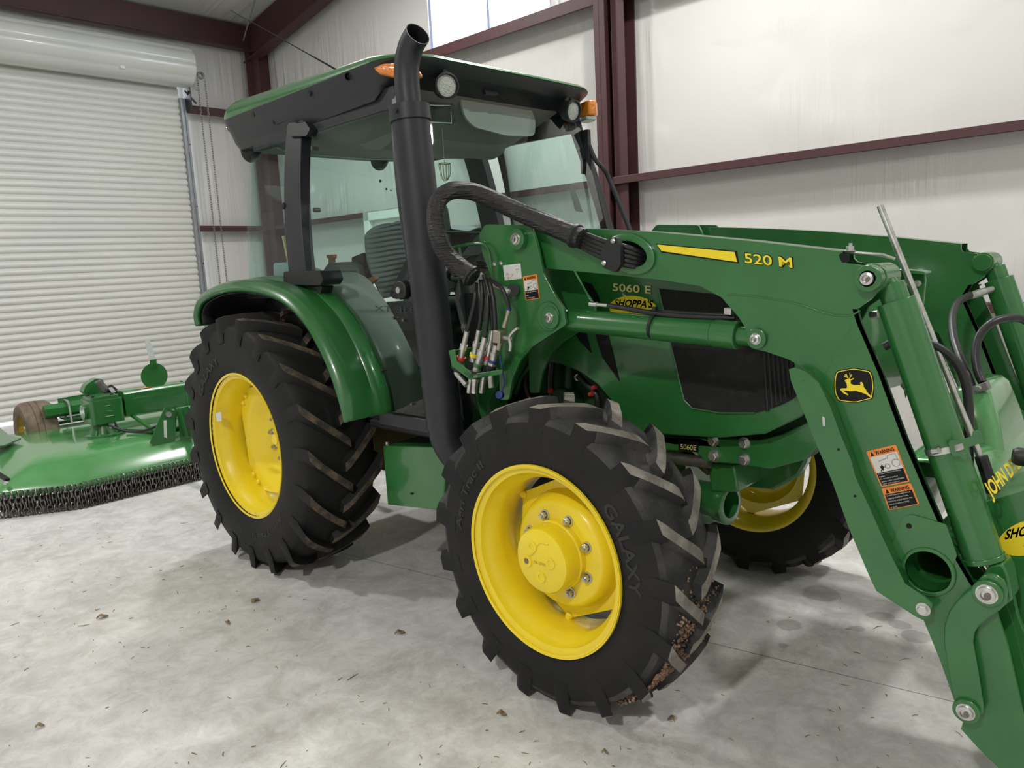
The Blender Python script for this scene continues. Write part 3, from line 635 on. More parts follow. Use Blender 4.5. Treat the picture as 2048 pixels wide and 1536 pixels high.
# recessed panel lines and vents on the skirt
qv = [P(a, b, Y=-0.600) for a, b in ((545, 236), (600, 214), (626, 208), (634, 220), (590, 233), (548, 250))]; MB().tube(qv+[qv[0]], 0.0025, 6).build('roof_panel_seam', BLKPLAST, rf)
for px, py in ((507, 228), (618, 187)):
    c = P(px, py, Y=-0.64); MB().lathe([(0, 0.001), (0.004, 0.001), (0.004, 0.012), (0, 0.014)], c, (0, -1, -0.4), 12).build('roof_screw', BLKPLAST, rf)
# headliner under the roof
hl = MB(); hl.rings([plan(R0[0]+0.26, R0[1]-0.16, 0.53, 0.56, 0.12, lambda t, y: 2.25+0.05*(t > 0.9)), plan(R0[0]+0.32, R0[1]-0.24, 0.50, 0.52, 0.15, lambda t, y: 2.235+0.01*(t > 0.9)), plan(R0[0]+0.30, R0[1]-0.36, 0.44, 0.46, 0.2, lambda t, y: 2.21-0.05*(t > 0.6)), plan(R0[0]+0.40, R0[1]-0.55, 0.36, 0.36, 0.2, lambda t, y: 2.20-0.07*(t > 0.6))])
hl.build('headliner', LINER, rf, smooth=60)
co = MB(); co.prism(roundpoly([(0.50, -0.40, 2.20), (0.82, -0.40, 2.20), (0.80, -0.40, 2.12), (0.70, -0.40, 2.09), (0.56, -0.40, 2.12)], 0.04), (0, 0.75, 0)); co.build('overhead_console', LINER, rf, bevel=0.03, seg=3)
# visor, mirror, radio inside the windscreen
vz = MB(); vz.prism(roundpoly([P(a, b, X=1.03) for a, b in ((914, 182), (1055, 212), (1068, 240), (1066, 273), (1010, 272), (945, 255), (926, 235))], 0.03), (0.012, 0, 0)); vz.build('sun_visor', VISOR, tr, bevel=0.004)
vz = MB(); vz.prism(roundpoly([P(a, b, X=1.09) for a, b in ((850, 205), (902, 208), (906, 248), (852, 246))], 0.012), (0.02, 0, 0)); o = vz.build('mirror_panel', BLKPLAST, tr, bevel=0.006)
vz = MB(); q = [P(a, b, X=1.115) for a, b in ((852, 210), (900, 211), (903, 246), (852, 244))]; vz.tube(q+[q[0]], 0.003, 8); vz.build('chrome_edge', CHROME, o)
vz = MB(); vz.tube(smoothpath([P(a, b, X=1.12) for a, b in ((965, 185), (975, 180), (990, 182), (1000, 195), (1008, 200))]), 0.006, 8); vz.prism([P(a, b, X=1.12) for a, b in ((962, 176), (992, 180), (990, 192), (966, 190))], (0.02, 0, 0)); vz.build('visor_bracket', BLKPLAST, tr)
# wire basket hanging inside
bk = MB(); c = P(890, 345, X=0.95)
for k in range(12):
    a = 2*pi*k/12; bk.tube([c+V((0.028*cos(a), 0.028*sin(a), 0.04)), c+V((0.024*cos(a), 0.024*sin(a), -0.015)), c+V((0.008*cos(a), 0.008*sin(a), -0.038))], 0.0012, 5)
bk.lathe([(0, 0.027), (0.002, 0.029), (0.004, 0.027)], c+V((0, 0, 0.038)), UZ, 20); bk.tube([c+V((0, 0, 0.04)), c+V((0, 0, 0.20))], 0.0015, 5); bk.build('wire_basket', mat('brass_wire', (0.35, 0.30, 0.14), 0.4, metal=0.6), tr)
# work lights
def work_light(c, d, name='work_light'):
    c = V(c); d = V(d).normalized(); m = MB()
    m.lathe([(-0.055, 0.001), (-0.055, 0.030), (-0.035, 0.046), (0.0, 0.052), (0.022, 0.054), (0.024, 0.047), (0.010, 0.045), (0.008, 0.001)], c, d, 36)
    o = m.build(name, BLKPLAST, tr); l = MB().lathe([(0.011, 0.044), (0.015, 0.030), (0.017, 0.001)], c, d, 30); l.build('lens', LENS, o)
    b = MB(); b.tube([c-d*0.03+V((0, 0, 0.02)), c-d*0.03+V((0, 0, 0.075))], 0.010, 8); b.lathe([(0, 0.012), (0.01, 0.012), (0.01, 0.001)], c+V((0, 0, 0.055)), d, 6); b.build('lamp_bracket', BLKPLAST, o)
    return o
work_light((1.208, -0.415, 2.283), (1.0, -0.35, -0.12)); work_light((1.208, 0.415, 2.268), (1.0, -0.05, -0.22))
work_light((-0.44, -0.45, 2.235), (-1, -0.25, -0.15)); work_light((-0.44, 0.45, 2.235), (-1, 0.25, -0.15))
# turn signals at the roof corners
def lens_blob(px, Y, off, mt, name):
    m = MB(); q = [P(a, b, Y=Y) for a, b in px]; c = sum(q, V((0, 0, 0)))/len(q); q = roundpoly(q, 0.012, 4); off = V(off)
    m.rings([q, [p+off*0.6+(c-p)*0.06 for p in q], [p+off+(c-p)*0.25 for p in q], [p+off*1.15+(c-p)*0.7 for p in q]]); return m.build(name, mt, rf, smooth=60)
lens_blob(((748, 137), (768, 128), (800, 127), (840, 142), (846, 155), (835, 160), (790, 157), (760, 150)), -0.655, (0.008, -0.022, 0), AMBER, 'turn_signal')
m = MB(); q = roundpoly([(1.215, 0.575, 2.345), (1.215, 0.575, 2.262), (1.17, 0.66, 2.262), (1.10, 0.68, 2.285), (1.10, 0.68, 2.345), (1.17, 0.665, 2.345)], 0.01); m.prism([(1.205, 0.56, 2.34), (1.225, 0.60, 2.34), (1.19, 0.655, 2.34), (1.12, 0.672, 2.34), (1.10, 0.60, 2.34)], (0, 0, -0.075)); m.build('turn_signal', AMBER, rf, bevel=0.01)
m = MB(); m.prism([(1.19, 0.56, 2.262), (1.22, 0.60, 2.262), (1.18, 0.645, 2.262), (1.12, 0.66, 2.262), (1.10, 0.60, 2.262)], (0, 0, -0.018)); m.build('clear_marker_lens', LENS, rf, bevel=0.006)
m = MB(); m.prism(roundpoly([(-0.540, -0.40, 2.375), (-0.530, -0.50, 2.375), (-0.49, -0.56, 2.37), (-0.46, -0.56, 2.34), (-0.51, -0.40, 2.33)], 0.01), (0.03, 0.01, -0.02)); m.build('tail_lamp', mat('dark_red_lens', (0.30, 0.04, 0.02), 0.3), rf, bevel=0.006)
# antenna
a0 = P(697, 153, Y=-0.655); a1 = a0+(P(460, 20, Y=-0.30)-a0)
m = MB(); m.lathe([(0, 0.016), (0.012, 0.014), (0.018, 0.007), (0.03, 0.005)], a0, (a1-a0).normalized(), 14); m.tube([a0, a0+(a1-a0)*0.25], [0.005, 0.0035], 8); m.tube([a0+(a1-a0)*0.25, a1], [0.0025, 0.0016], 6); m.build('antenna', mat('dull_black_wire', (0.02, 0.02, 0.02), 0.95, spec=0.05), tr)
# mirror arm / grab bar on the far side
m = MB(); m.tube(smoothpath([(1.17, 0.60, 2.12), (1.19, 0.62, 2.05), (1.235, 0.64, 1.99), (1.26, 0.66, 1.92), (1.38, 0.68, 1.62), (1.44, 0.68, 1.45)], 5), 0.013, 10); m.box((1.12, 0.585, 1.98), (1.175, 0.61, 2.20)); m.build('grab_bar', BLKPAINT, tr)

# ---- interior
it = MB(); it.box((0.0, -0.60, 0.84), (1.40, 0.60, 0.90)); it.build('cab_floor', BLKPLAST, tr)
def rounded_back(x, yc_, z0, z1, w, tilt, th, mt, parent, name):
    mb = MB(); front = []; N1, N2 = 120, 14; rows = []
    for i in range(N1+1):
        t = i/N1; z = z0+(z1-z0)*t; hwid = w*(0.84+0.16*sin(pi*min(t*1.1, 1)*0.9)) * (1 if t < 0.80 else math.sqrt(max(1-((t-0.80)/0.205)**2, 0.02)))
        rib = 0.016*abs(sin(t*pi*15)); row = []
        for j in range(N2+1):
            u = -1+2*j/N2; xx = x - tilt*t*(z1-z0) + th*(0.5-0.35*u*u) + rib*(1-abs(u)**4) ; row.append((xx + 0.03*abs(u)**3, yc_+u*hwid, z + 0.010*cos(u*3)))
        for j in range(N2, -1, -1):
            u = -1+2*j/N2; row.append((x - tilt*t*(z1-z0) - th*0.5*(1-u**4)+0.03*abs(u)**3, yc_+u*hwid, z))
        rows.append(row)
    mb.rings(rows); return mb.build(name, mt, parent, smooth=40)
st = rounded_back(0.50, -0.14, 1.40, 1.775, 0.235, 0.22, 0.10, SEATM, tr, 'seat')
m = MB(); m.prism(roundpoly([(0.45, -0.40, 1.24), (0.98, -0.40, 1.24), (1.0, -0.40, 1.34), (0.95, -0.40, 1.38), (0.50, -0.40, 1.37)], 0.04), (0, 0.50, 0)); m.build('seat_cushion', BLKPLAST, st, bevel=0.03, seg=3)
m = MB(); m.box((0.5, -0.32, 0.90), (0.9, 0.05, 1.24)); m.build('seat_base', BLACK, st)
m = MB(); m.tube([P(833, 500, X=0.62), P(805, 560, X=0.66), P(790, 590, X=0.70)], 0.028, 8); m.build('armrest', BLKPLAST, st)
m = MB(); m.prism(roundpoly(PY([(703, 515), (728, 505), (728, 545), (722, 560), (706, 553)], -0.35), 0.01), (0, 0.08, 0)); m.prism(roundpoly(PY([(684, 535), (708, 531), (712, 548), (702, 556), (690, 552)], -0.36), 0.01), (0, 0.06, 0)); m.prism(PY([(697, 552), (708, 552), (710, 580), (694, 580)], -0.35), (0, 0.05, 0)); m.build('control_lever_box', BLKPLAST, tr, bevel=0.006)
m = MB(); m.prism(roundpoly(PY([(640, 600), (642, 548), (655, 528), (668, 524), (680, 535), (688, 570), (690, 600), (705, 625), (690, 660)], -0.50), 0.02), (0, 0.14, 0)); o = m.build('side_console', LINERD, tr, bevel=0.01)
m = MB(); m.prism(roundpoly(PY([(653, 510), (667, 509), (667, 516), (664, 518), (665, 530), (657, 530), (657, 517), (653, 516)], -0.46), 0.003), (0, 0.02, 0)); m.build('lever', ORGLEV, o)
m = MB(); m.prism(roundpoly(PY([(728, 560), (748, 552), (752, 558), (736, 572), (727, 570)], -0.40), 0.004), (0, 0.02, 0)); m.build('seat_belt_latch', ORGLEV, tr)
m = MB(); m.prism(roundpoly(PY([(842, 766), (852, 766), (852, 774), (842, 774)], -0.60), 0.002), (0, 0.01, 0)); m.build('reflector', ORGLEV, tr)
# steering wheel and column, dash
sw = MB(); c = V((0.97, 0.0, 1.545)); ax = V((-0.42, 0, 0.90)).normalized(); u = ax.cross(UY).normalized()
pts = circ(c, 0.20, UY, u, 40); pts.append(pts[0]); sw.tube(pts, 0.014, 10)
for a in (0.5, 2.6, 4.7): sw.tube([c-ax*0.02, c+(UY*cos(a)+u*sin(a))*0.20], 0.011, 8)
sw.lathe([(-0.05, 0.03), (-0.02, 0.05), (0.0, 0.045), (0.005, 0.001)], c, ax, 20); sw.build('steering_wheel', BLKPLAST, tr)
m = MB(); m.tube([c-ax*0.02, c-ax*0.30], 0.035, 14); m.prism(roundpoly([(1.0, -0.26, 1.44), (1.22, -0.26, 1.60), (1.38, -0.26, 1.50), (1.42, -0.26, 0.92), (1.12, -0.26, 0.92)], 0.03), (0, 0.52, 0)); m.build('dashboard', BLKPLAST, tr, bevel=0.02)
m = MB(); m.prism(roundpoly([(1.0, -0.2, 1.58), (1.14, -0.2, 1.68), (1.2, -0.2, 1.58)], 0.02), (0, 0.4, 0)); m.build('instrument_cluster', LINERD, tr, bevel=0.01)
# items behind the rear side glass
m = MB(); m.tube([(-0.02, -0.48, 1.52), (-0.03, -0.47, 1.76)], 0.020, 12); m.tube([(0.02, -0.53, 1.52), (-0.03, -0.53, 1.74)], 0.010, 8); m.build('rolled_blind', WOODT, tr)
m = MB(); m.prism(roundpoly([(-0.05, -0.60, 1.51), (0.26, -0.60, 1.51), (0.27, -0.60, 1.55), (0.05, -0.60, 1.60), (-0.04, -0.60, 1.60)], 0.02), (0, 0.10, 0)); m.build('blue_cloth', TISSUE, tr, bevel=0.01)
# three round spots on the far glass
for i, (px, py, r) in enumerate(((760, 362, 0.011), (772, 378, 0.008), (781, 381, 0.005))):
    c = P(px, py, Y=0.66); MB().cyl(c, c+V((0, 0.006, 0)), r, 14).build('glass_grommet', BLACK, tr)
m = MB(); m.tube([P(807, 470, Y=0.5), P(805, 400, Y=0.5), P(803, 385, Y=0.5)], 0.010, 8); m.build('door_latch_rod', BLKPLAST, tr)
m = MB(); m.tube([(1.16, -0.50, 1.685), (1.30, -0.10, 1.66), (1.33, 0.35, 1.66)], 0.008, 8); m.prism([(1.325, 0.1, 1.70), (1.325, 0.5, 1.655), (1.325, -0.2, 1.655)], (0.015, 0, 0)); m.build('wiper', BLKPLAST, tr)
# far side inner quarter: pale decal on the windscreen edge
m = MB(); m.prism(roundpoly([P(a, b, Y=0.60) for a, b in ((1138, 372), (1150, 376), (1166, 425), (1150, 422))], 0.01), (0, 0.004, 0)); m.build('window_latch', LENS, tr)

# ---- rear fenders
def fender(s):
    out = [P(a, b, Y=-0.905) for a, b in ((396, 650), (393, 628), (402, 603), (430, 586), (466, 578), (500, 580), (535, 588), (572, 606), (610, 645), (640, 695), (664, 750), (680, 800), (692, 845))]
    out = smoothpath([V((p.x, 0, p.z)) for p in out], 4); n = len(out); nr = []
    for i in range(n):
        t = (out[min(i+1, n-1)]-out[max(i-1, 0)]).normalized(); nr.append(V((-t.z, 0, t.x)))
    sec = [(-0.893, -0.012), (-0.908, -0.006), (-0.915, 0.008), (-0.905, 0.028), (-0.875, 0.040), (-0.80, 0.044), (-0.765, 0.040), (-0.755, 0.050), (-0.70, 0.052), (-0.665, 0.040)]
    mb = MB(); rs = []
    for i in range(n):
        k = 1 - 0.5*max(0, (i-n+5)/5)
        rs.append([V((out[i].x, (-y if s > 0 else y), out[i].z)) + nr[i]*d*k + V((0.0, 0, 0)) for y, d in sec])
    mb.rings(rs, closed=False); o = mb.build('rear_fender', GREEN, tr, smooth=50, solid=0.006)
    ll = MB(); ll.rings([[V((p.x, (-y if s > 0 else y), p.z)) + nr[i]*d for y, d in ((-0.885, -0.02), (-0.80, 0.02), (-0.66, 0.02), (-0.5, 0.0), (-0.47, -0.10))] for i, p in enumerate(out[:30])], closed=False); ll.build('fender_lining', BLKPLAST, o, smooth=60, solid=0.004)
    return o
fender(-1); fender(1)

# ---- exhaust
ex0, ex1 = V((1.432, -0.735, 0.90)), V((1.372, -0.752, 2.11))
m = MB(); m.tube([ex0, ex1], 0.072, 40); ext = m.build('exhaust_pipe', BLKPAINT, tr)
m = MB(); m.lathe([(-0.03, 0.074), (-0.028, 0.079), (0.028, 0.079), (0.032, 0.060), (0.032, 0.05)], ex1, ex1-ex0, 40); m.lathe([(0, 0.001), (0.006, 0.008), (0.012, 0.008), (0.012, 0.001)], ex1+V((0.02, -0.076, 0.0)), (0.2, -1, 0), 8); m.build('exhaust_clamp', BLKPAINT, ext)
e0 = ex1+V((0, 0, 0.02)); path = smoothpath([e0, e0+V((-0.004, 0, 0.09)), e0+V((0.004, 0.0, 0.16)), e0+V((0.038, -0.002, 0.215)), e0+V((0.085, -0.006, 0.245))], 6)
m = MB(); rr_ = 0.047; m.tube(path, rr_, 28, cap=False)
t = (path[-1]-path[-2]).normalized(); m.tube([path[-1], path[-1]-t*0.001, path[-1]-t*0.08], [rr_, rr_-0.003, rr_-0.004], 28, cap=False); m.build('exhaust_elbow', BLKPAINT, ext, smooth=60)
m = MB(); m.tube(smoothpath([ex0+V((0, 0, 0.02)), ex0+V((0.01, 0.01, -0.06)), ex0+V((0.05, 0.05, -0.14)), ex0+V((0.12, 0.14, -0.17)), ex0+V((0.22, 0.26, -0.15))], 6), 0.070, 28); m.build('exhaust_lower_elbow', BLKPAINT, ext, smooth=60)
m = MB(); m.box((1.44, -0.60, 0.76), (1.60, -0.52, 0.86)); m.build('exhaust_bracket', BLKPLAST, tr, bevel=0.004)

# ---- storage box (battery/tool box step) under the cab door
m = MB(); q = [P(765, 892, Y=-0.64), P(893, 894, Y=-0.66), P(887, 1021, Y=-0.66), P(775, 1010, Y=-0.64)]; m.prism(q, (-0.02, 0.26, 0)); o = m.build('storage_box', GREEN, tr, bevel=0.006)
m = MB(); c = P(824, 987, Y=-0.652); m.box(c+V((-0.007, -0.004, -0.004)), c+V((0.007, 0.0, 0.004))); m.build('slot', BLACK, o)
for px, py in ((775, 888), (885, 892)):
    c = P(px, py, Y=-0.60); mm = MB(); hexbolt(mm, c+V((0, 0, 0.0)), (0, 0, 1), 0.010, 0.01); mm.build('bolt', STEEL, o)
m = MB(); m.box((0.75, -0.62, 0.80), (1.36, 0.5, 0.84)); m.box((0.3, -0.30, 0.45), (1.5, 0.30, 0.84)); m.cyl((0.0, -0.52, ZR), (0.0, 0.52, ZR), 0.12, 24); m.box((-0.3, -0.22, 0.45), (0.5, 0.22, 0.95)); m.build('transmission', BLKPLAST, tr, bevel=0.01)
m = MB(); m.box((1.34, -0.55, 0.60), (1.42, -0.45, 0.83)); m.tube([(1.36, -0.5, 0.70), (1.50, -0.42, 0.66), (1.6, -0.40, 0.70)], 0.02, 8); m.build('side_bracket', BLKPLAST, tr)

# ---- engine, hood, chassis
HY = -0.385
hp_ = [(985, 560), (1075, 520), (1160, 515), (1290, 530), (1450, 545), (1590, 600), (1625, 660), (1650, 750), (1640, 800), (1600, 835), (1530, 868), (1440, 876), (1300, 868), (1262, 855), (1243, 838), (1225, 805), (1195, 770), (1160, 745), (1120, 728), (1085, 722), (1060, 730), (1040, 760), (1030, 790), (1000, 790)]
pts = [P(a, b, Y=HY) for a, b in hp_]
m = MB(); m.prism(pts, (0, 0.02, 0)); m.prism([V((p.x, -HY, p.z)) for p in pts], (0, -0.02, 0))
hood_top = [(1.30, 1.50), (1.9, 1.515), (2.4, 1.49), (2.68, 1.42), (2.79, 1.30), (2.83, 1.12), (2.80, 1.0)]
ht = smoothpath([V((a, 0, b)) for a, b in hood_top], 5)
m.rings([[V((p.x, y, p.z+dz)) for y, dz in ((HY, -0.05), (HY+0.02, -0.015), (HY+0.07, 0.012), (0, 0.03), (-HY-0.07, 0.012), (-HY-0.02, -0.015), (-HY, -0.05))] for p in ht], closed=False)
hood = m.build('hood', GREEN, tr, smooth=50, bevel=0.006)
# dark grille panel and its upright ribs
gp = roundpoly([P(a, b, Y=HY) for a, b in ((1317, 577), (1440, 589), (1500, 600), (1560, 660), (1585, 715), (1598, 775), (1592, 795), (1560, 812), (1510, 826), (1440, 826), (1385, 817), (1368, 800), (1340, 683))], 0.02, 3)
m = MB(); m.prism(gp, (0, -0.004, 0)); gr_ = m.build('side_grille', mat('grille_mesh', (0.008, 0.008, 0.008), 0.7, noise=(18, (0.045, 0.036, 0.03), 0.55, 0.8), bump=(300, 0.5, (1, 1, 1))), hood)
for k in range(7):
    m = MB(); px = 1535+k*9; top = 700+k*4; bot = 822-k*6; a = P(px-10, top-40, Y=HY-0.004); b = P(px, bot, Y=HY-0.004); m.tube([a, b], 0.0055, 6); m.build('grille_rib', BLKPLAST, gr_)
gp2 = [P(a, b, Y=HY-0.005) for a, b in ((1317, 577), (1340, 683), (1368, 800), (1385, 817), (1440, 826), (1510, 826))]
MB().tube(gp2, 0.003, 6).build('grille_edge', GREEN, gr_)
for pts in ([(1148, 661), (1172, 662), (1184, 706), (1160, 682)], [(1190, 664), (1217, 667), (1240, 763), (1205, 714)], [(1164, 562), (1184, 568), (1197, 592), (1202, 610), (1180, 612)]):
    MB().prism([P(a, b, Y=HY) for a, b in pts], (0, -0.003, 0)).build('hood_vent', BLACK, hood)
# crease line of the hood
m = MB(); text_quad(m, '5060 E', P(1225, 583, Y=HY), P(1304, 589, Y=HY), P(1225, 565, Y=HY), (0, -0.0015, 0), 0.045); o = m.build('model_number', BLACK, hood)
m = MB(); text_quad(m, '5060 E', P(1226, 582, Y=HY), P(1303, 588, Y=HY), P(1226, 566, Y=HY), (0, -0.003, 0), 0.02); m.build('model_number_face', DECY_OLD, o)
def dealer_decal(O, U, W, off, parent, phone=True):
    """oval dealer sticker; O lower left of its box, U across, W up"""
    O, U, W, off = V(O), V(U), V(W), V(off); q = [O+U*(0.5+0.5*cos(a))+W*(0.5+0.5*sin(a)) for a in [2*pi*k/48 for k in range(48)]]
    m = MB(); m.prism(q, off.normalized()*0.0015); d = m.build('dealer_decal', DECY, parent)
    def S(u, w): return O+U*u+W*w
    b = MB(); text_quad(b, "SHOPPA'S", S(0.10, 0.56), S(0.90, 0.56), S(0.14, 0.86), off, 0.03); b.prism([S(0.05, 0.50), S(0.95, 0.50), S(0.95, 0.515), S(0.05, 0.515)], off*0.5)
    b.prism([S(0.5+0.5*cos(a), 0.5+0.5*sin(a)) for a in [radians(t) for t in range(215, 326, 5)]], off*0.8)
    b.prism(roundpoly([S(0.24, 0.22), S(0.36, 0.22), S(0.37, 0.44), S(0.23, 0.44)], 0.003), off*0.9); b.build('decal_print', BLACK, d)
    y = MB(); text_quad(y, 'JOHN DEERE', S(0.42, 0.28), S(0.86, 0.28), S(0.42, 0.40), off*1.1, 0.01); y.build('decal_maker_name', BLACK, d)
    y = MB(); text_quad(y, '877-5', S(0.34, 0.08), S(0.56, 0.08), S(0.34, 0.16), off*1.3, 0.0); y.prism([S(0.26, 0.29), S(0.34, 0.31), S(0.35, 0.36), S(0.33, 0.33), S(0.28, 0.34), S(0.27, 0.38)], off*1.3); y.build('decal_light_print', DECY, d)
    return d
a, b, c = P(1219, 640, Y=HY), P(1314, 646, Y=HY), P(1219, 590, Y=HY); dealer_decal(a, b-a, c-a, (0, -0.0015, 0), hood)
# cast chassis rail with bolts, front axle, steering parts
m = MB(); m.prism([P(a, b, Y=-0.32) for a, b in ((1240, 852), (1300, 872), (1520, 880), (1560, 870), (1640, 830), (1660, 870), (1610, 920), (1540, 938), (1475, 928), (1410, 924), (1392, 905), (1330, 900), (1270, 890))], (0, 0.10, 0)); m.box((1.45, -0.20, 0.62), (2.20, 0.20, 1.0)); m.box((2.20, -0.20, 0.88), (2.68, 0.20, 1.0)); ch_ = m.build('chassis', GREEN, tr, bevel=0.008)
for px, py in ((1427, 881), (1489, 886), (1428, 912), (1489, 919)):
    mm = MB(); hexbolt(mm, P(px, py, Y=-0.32), (0, -1, 0), 0.016, 0.016); mm.build('frame_bolt', STEEL, ch_)
m = MB(); m.prism([P(a, b, Y=-0.323) for a, b in ((1357, 879), (1397, 883), (1397, 904), (1358, 900))], (0, -0.002, 0)); o = m.build('serial_plate', BLACK, ch_)
m = MB(); text_quad(m, '5060E', P(1361, 898, Y=-0.326), P(1392, 901, Y=-0.326), P(1361, 888, Y=-0.326), (0, 0, 0)); m.build('serial_print', DECY_OLD, o)
m = MB(); m.prism([P(a, b, Y=-0.30) for a, b in ((1270, 860), (1430, 866), (1430, 872), (1270, 867))], (0, -0.02, 0)); m.build('hood_seal', BLACK, ch_)
m = MB(); m.cyl((WB, -0.66, ZF+0.02), (WB, -0.30, ZF+0.04), 0.085, 28); m.cyl((WB, 0.30, ZF+0.04), (WB, 0.66, ZF+0.02), 0.085, 28); m.prism(roundpoly([(WB, -0.34, ZF-0.10), (WB, 0.34, ZF-0.10), (WB, 0.34, ZF+0.10), (WB, -0.34, ZF+0.10)], 0.05), (0.0, 0, 0)) if False else None
m.box((WB-0.10, -0.36, ZF-0.08), (WB+0.10, 0.36, ZF+0.10)); m.box((WB-0.14, -0.15, ZF+0.08), (WB+0.14, 0.15, 0.72)); m.lathe([(-0.16, 0.001), (-0.16, 0.11), (-0.05, 0.14), (0.08, 0.14), (0.16, 0.09), (0.16, 0.001)], (WB, 0.08, ZF), UX, 24)
axo = m.build('front_axle', GREEN, tr, bevel=0.012)
c = P(1443, 1004, Y=-0.22); m = MB(); m.lathe([(-0.14, 0.06), (-0.14, 0.066), (-0.02, 0.066), (0.0, 0.078), (0.035, 0.078), (0.04, 0.070), (0.04, 0.052), (-0.05, 0.048), (-0.05, 0.001)], c, (1, -0.05, 0), 32); m.build('pivot_tube', GREEN, axo)
m = MB(); m.prism(PY([(1415, 925), (1470, 930), (1478, 985), (1420, 985)], -0.28), (0, 0.2, 0)); m.build('axle_support', GREEN, tr, bevel=0.01); m = MB(); m.prism(PY([(1490, 925), (1535, 930), (1600, 900), (1622, 880), (1612, 925), (1597, 953), (1567, 970), (1546, 981), (1485, 974)], -0.10), (0, 0.05, 0)); m.build('steering_housing', GREEN, tr, bevel=0.01)
m = MB(); m.cyl(P(1180, 900, Y=-0.30), P(1420, 925, Y=-0.30), 0.022, 12); m.cyl(P(1350, 885, Y=-0.25), P(1420, 945, Y=-0.25), 0.015, 12); m.build('steering_rod', STEELDK, tr)
# engine seen behind the mast
m = MB(); m.box((1.30, -0.26, 0.80), (2.1, 0.26, 1.30)); m.cyl((1.70, -0.34, 0.95), (1.70, -0.2, 0.95), 0.07, 20); m.box((1.45, -0.32, 1.05), (1.55, -0.2, 1.22)); m.cyl(P(1140, 720, Y=-0.30), P(1132, 830, Y=-0.30), 0.018, 12); eng = m.build('engine', mat('engine_green', (0.012, 0.06, 0.02), 0.45), tr, bevel=0.008)
def hose(name, pts, r, mt, parent, n=10, k=6, lbl=None):
    o = MB().tube(smoothpath(pts, k), r, n).build(name, mt, parent, smooth=60); return lab(o, lbl) if lbl else o
hose('engine_hose', PY([(1156, 752), (1172, 768), (1190, 785), (1196, 805), (1190, 830)], -0.33), 0.014, RUBBERH, eng)
hose('engine_hose', PY([(1055, 735), (1050, 770), (1062, 800), (1080, 815)], -0.33), 0.012, RUBBERH, eng)
hose('engine_hose', PY([(1105, 712), (1100, 760), (1102, 800)], -0.33), 0.016, RUBBERH, eng)
hose('engine_hose', PY([(1068, 740), (1078, 752), (1085, 760)], -0.34), 0.010, STEELDK, eng)
for px, py in ((1188, 775), (1182, 788), (1216, 822), (1101, 781)):
    c = P(px, py, Y=-0.352); MB().cyl(c+V((-0.008, 0, -0.003)), c+V((0.008, 0, 0.003)), 0.009, 10).build('red_clip', REDP, eng)
c = P(1141, 795, Y=-0.34); MB().lathe([(0, 0.010), (-0.006, 0.014), (-0.010, 0.010), (-0.006, 0.006)], c, UY, 16, closed_prof=True).build('oil_filler_ring', DECY_OLD, eng)
c = P(1155, 755, Y=-0.345); MB().lathe([(0, 0.014), (-0.010, 0.014), (-0.010, 0.001)], c, (0.4, -1, 0.3), 14).build('hose_clip', STEEL, eng)
# cab bonnet side panel between cab and hood (below the windscreen)
m = MB(); m.box((1.36, -0.52, 0.80), (1.42, 0.52, 1.42)); m.build('firewall', BLKPLAST, tr)
m = MB(); m.prism(roundpoly(PY([(915, 545), (945, 545), (960, 600), (958, 650), (930, 650), (918, 600)], -0.50), 0.02), (0, 0.06, 0)); m.build('fluid_bottle', LINERD, tr, bevel=0.01)
m = MB(); m.cyl((1.43, -0.50, 1.545), (1.75, -0.50, 1.53), 0.008, 8); m.cyl((1.43, -0.50, 1.525), (1.75, -0.50, 1.51), 0.008, 8); m.build('pipe_run', BLKPAINT, tr)

# ================================================================== THE LOADER
ld = thing('front_loader', 'green front loader with two long arms fixed over the tractor hood', 'loader', (3.1, 0, 0))
YO, YI = 0.62, 0.525
arm_px = [(1065, 455), (1180, 458), (1317, 465), (1500, 482), (1683, 503), (1683, 518), (1690, 526), (1735, 533), (1763, 540), (1772, 556), (1765, 575), (1742, 598), (1714, 618), (1722, 645), (1765, 745), (1815, 880), (1870, 1010), (1915, 1110), (1950, 1170), (1990, 1215), (2015, 1290), (2040, 1400), (2060, 1500), (2060, 1560), (2010, 1548), (1960, 1500), (1922, 1458), (1930, 1430), (1908, 1400), (1880, 1320), (1845, 1235), (1808, 1165), (1745, 1040), (1690, 915), (1655, 805), (1632, 752), (1610, 737), (1575, 718), (1531, 703), (1503, 697), (1492, 680), (1490, 655), (1478, 635), (1443, 595), (1400, 572), (1317, 559), (1200, 547), (1075, 535)]
AP = [P(a, b, Y=-YO) for a, b in arm_px]
API = [p+V((-0.035, 0, -0.012)) if 13 <= k <= 17 else p for k, p in enumerate(AP)]
HOLE = P(1857, 1142, Y=-YO); OV = P(1262, 508, Y=-YO)
def mir(p, s, y=None): return V((p.x, (s*abs(p.y) if y is None else s*y), p.z))
def boss(mb, c, s, y0, y1, r, n=32, hole=None):
    c0 = V((c.x, s*y0, c.z))
    if hole: mb.lathe([(0, hole), (0, r), (y1-y0-0.002, r), (y1-y0, r-0.002), (y1-y0, hole)], c0, (0, s, 0), n, closed_prof=True)
    else: mb.lathe([(0, 0.001), (0, r), (y1-y0-0.002, r), (y1-y0, r-0.002), (y1-y0, 0.001)], c0, (0, s, 0), n)
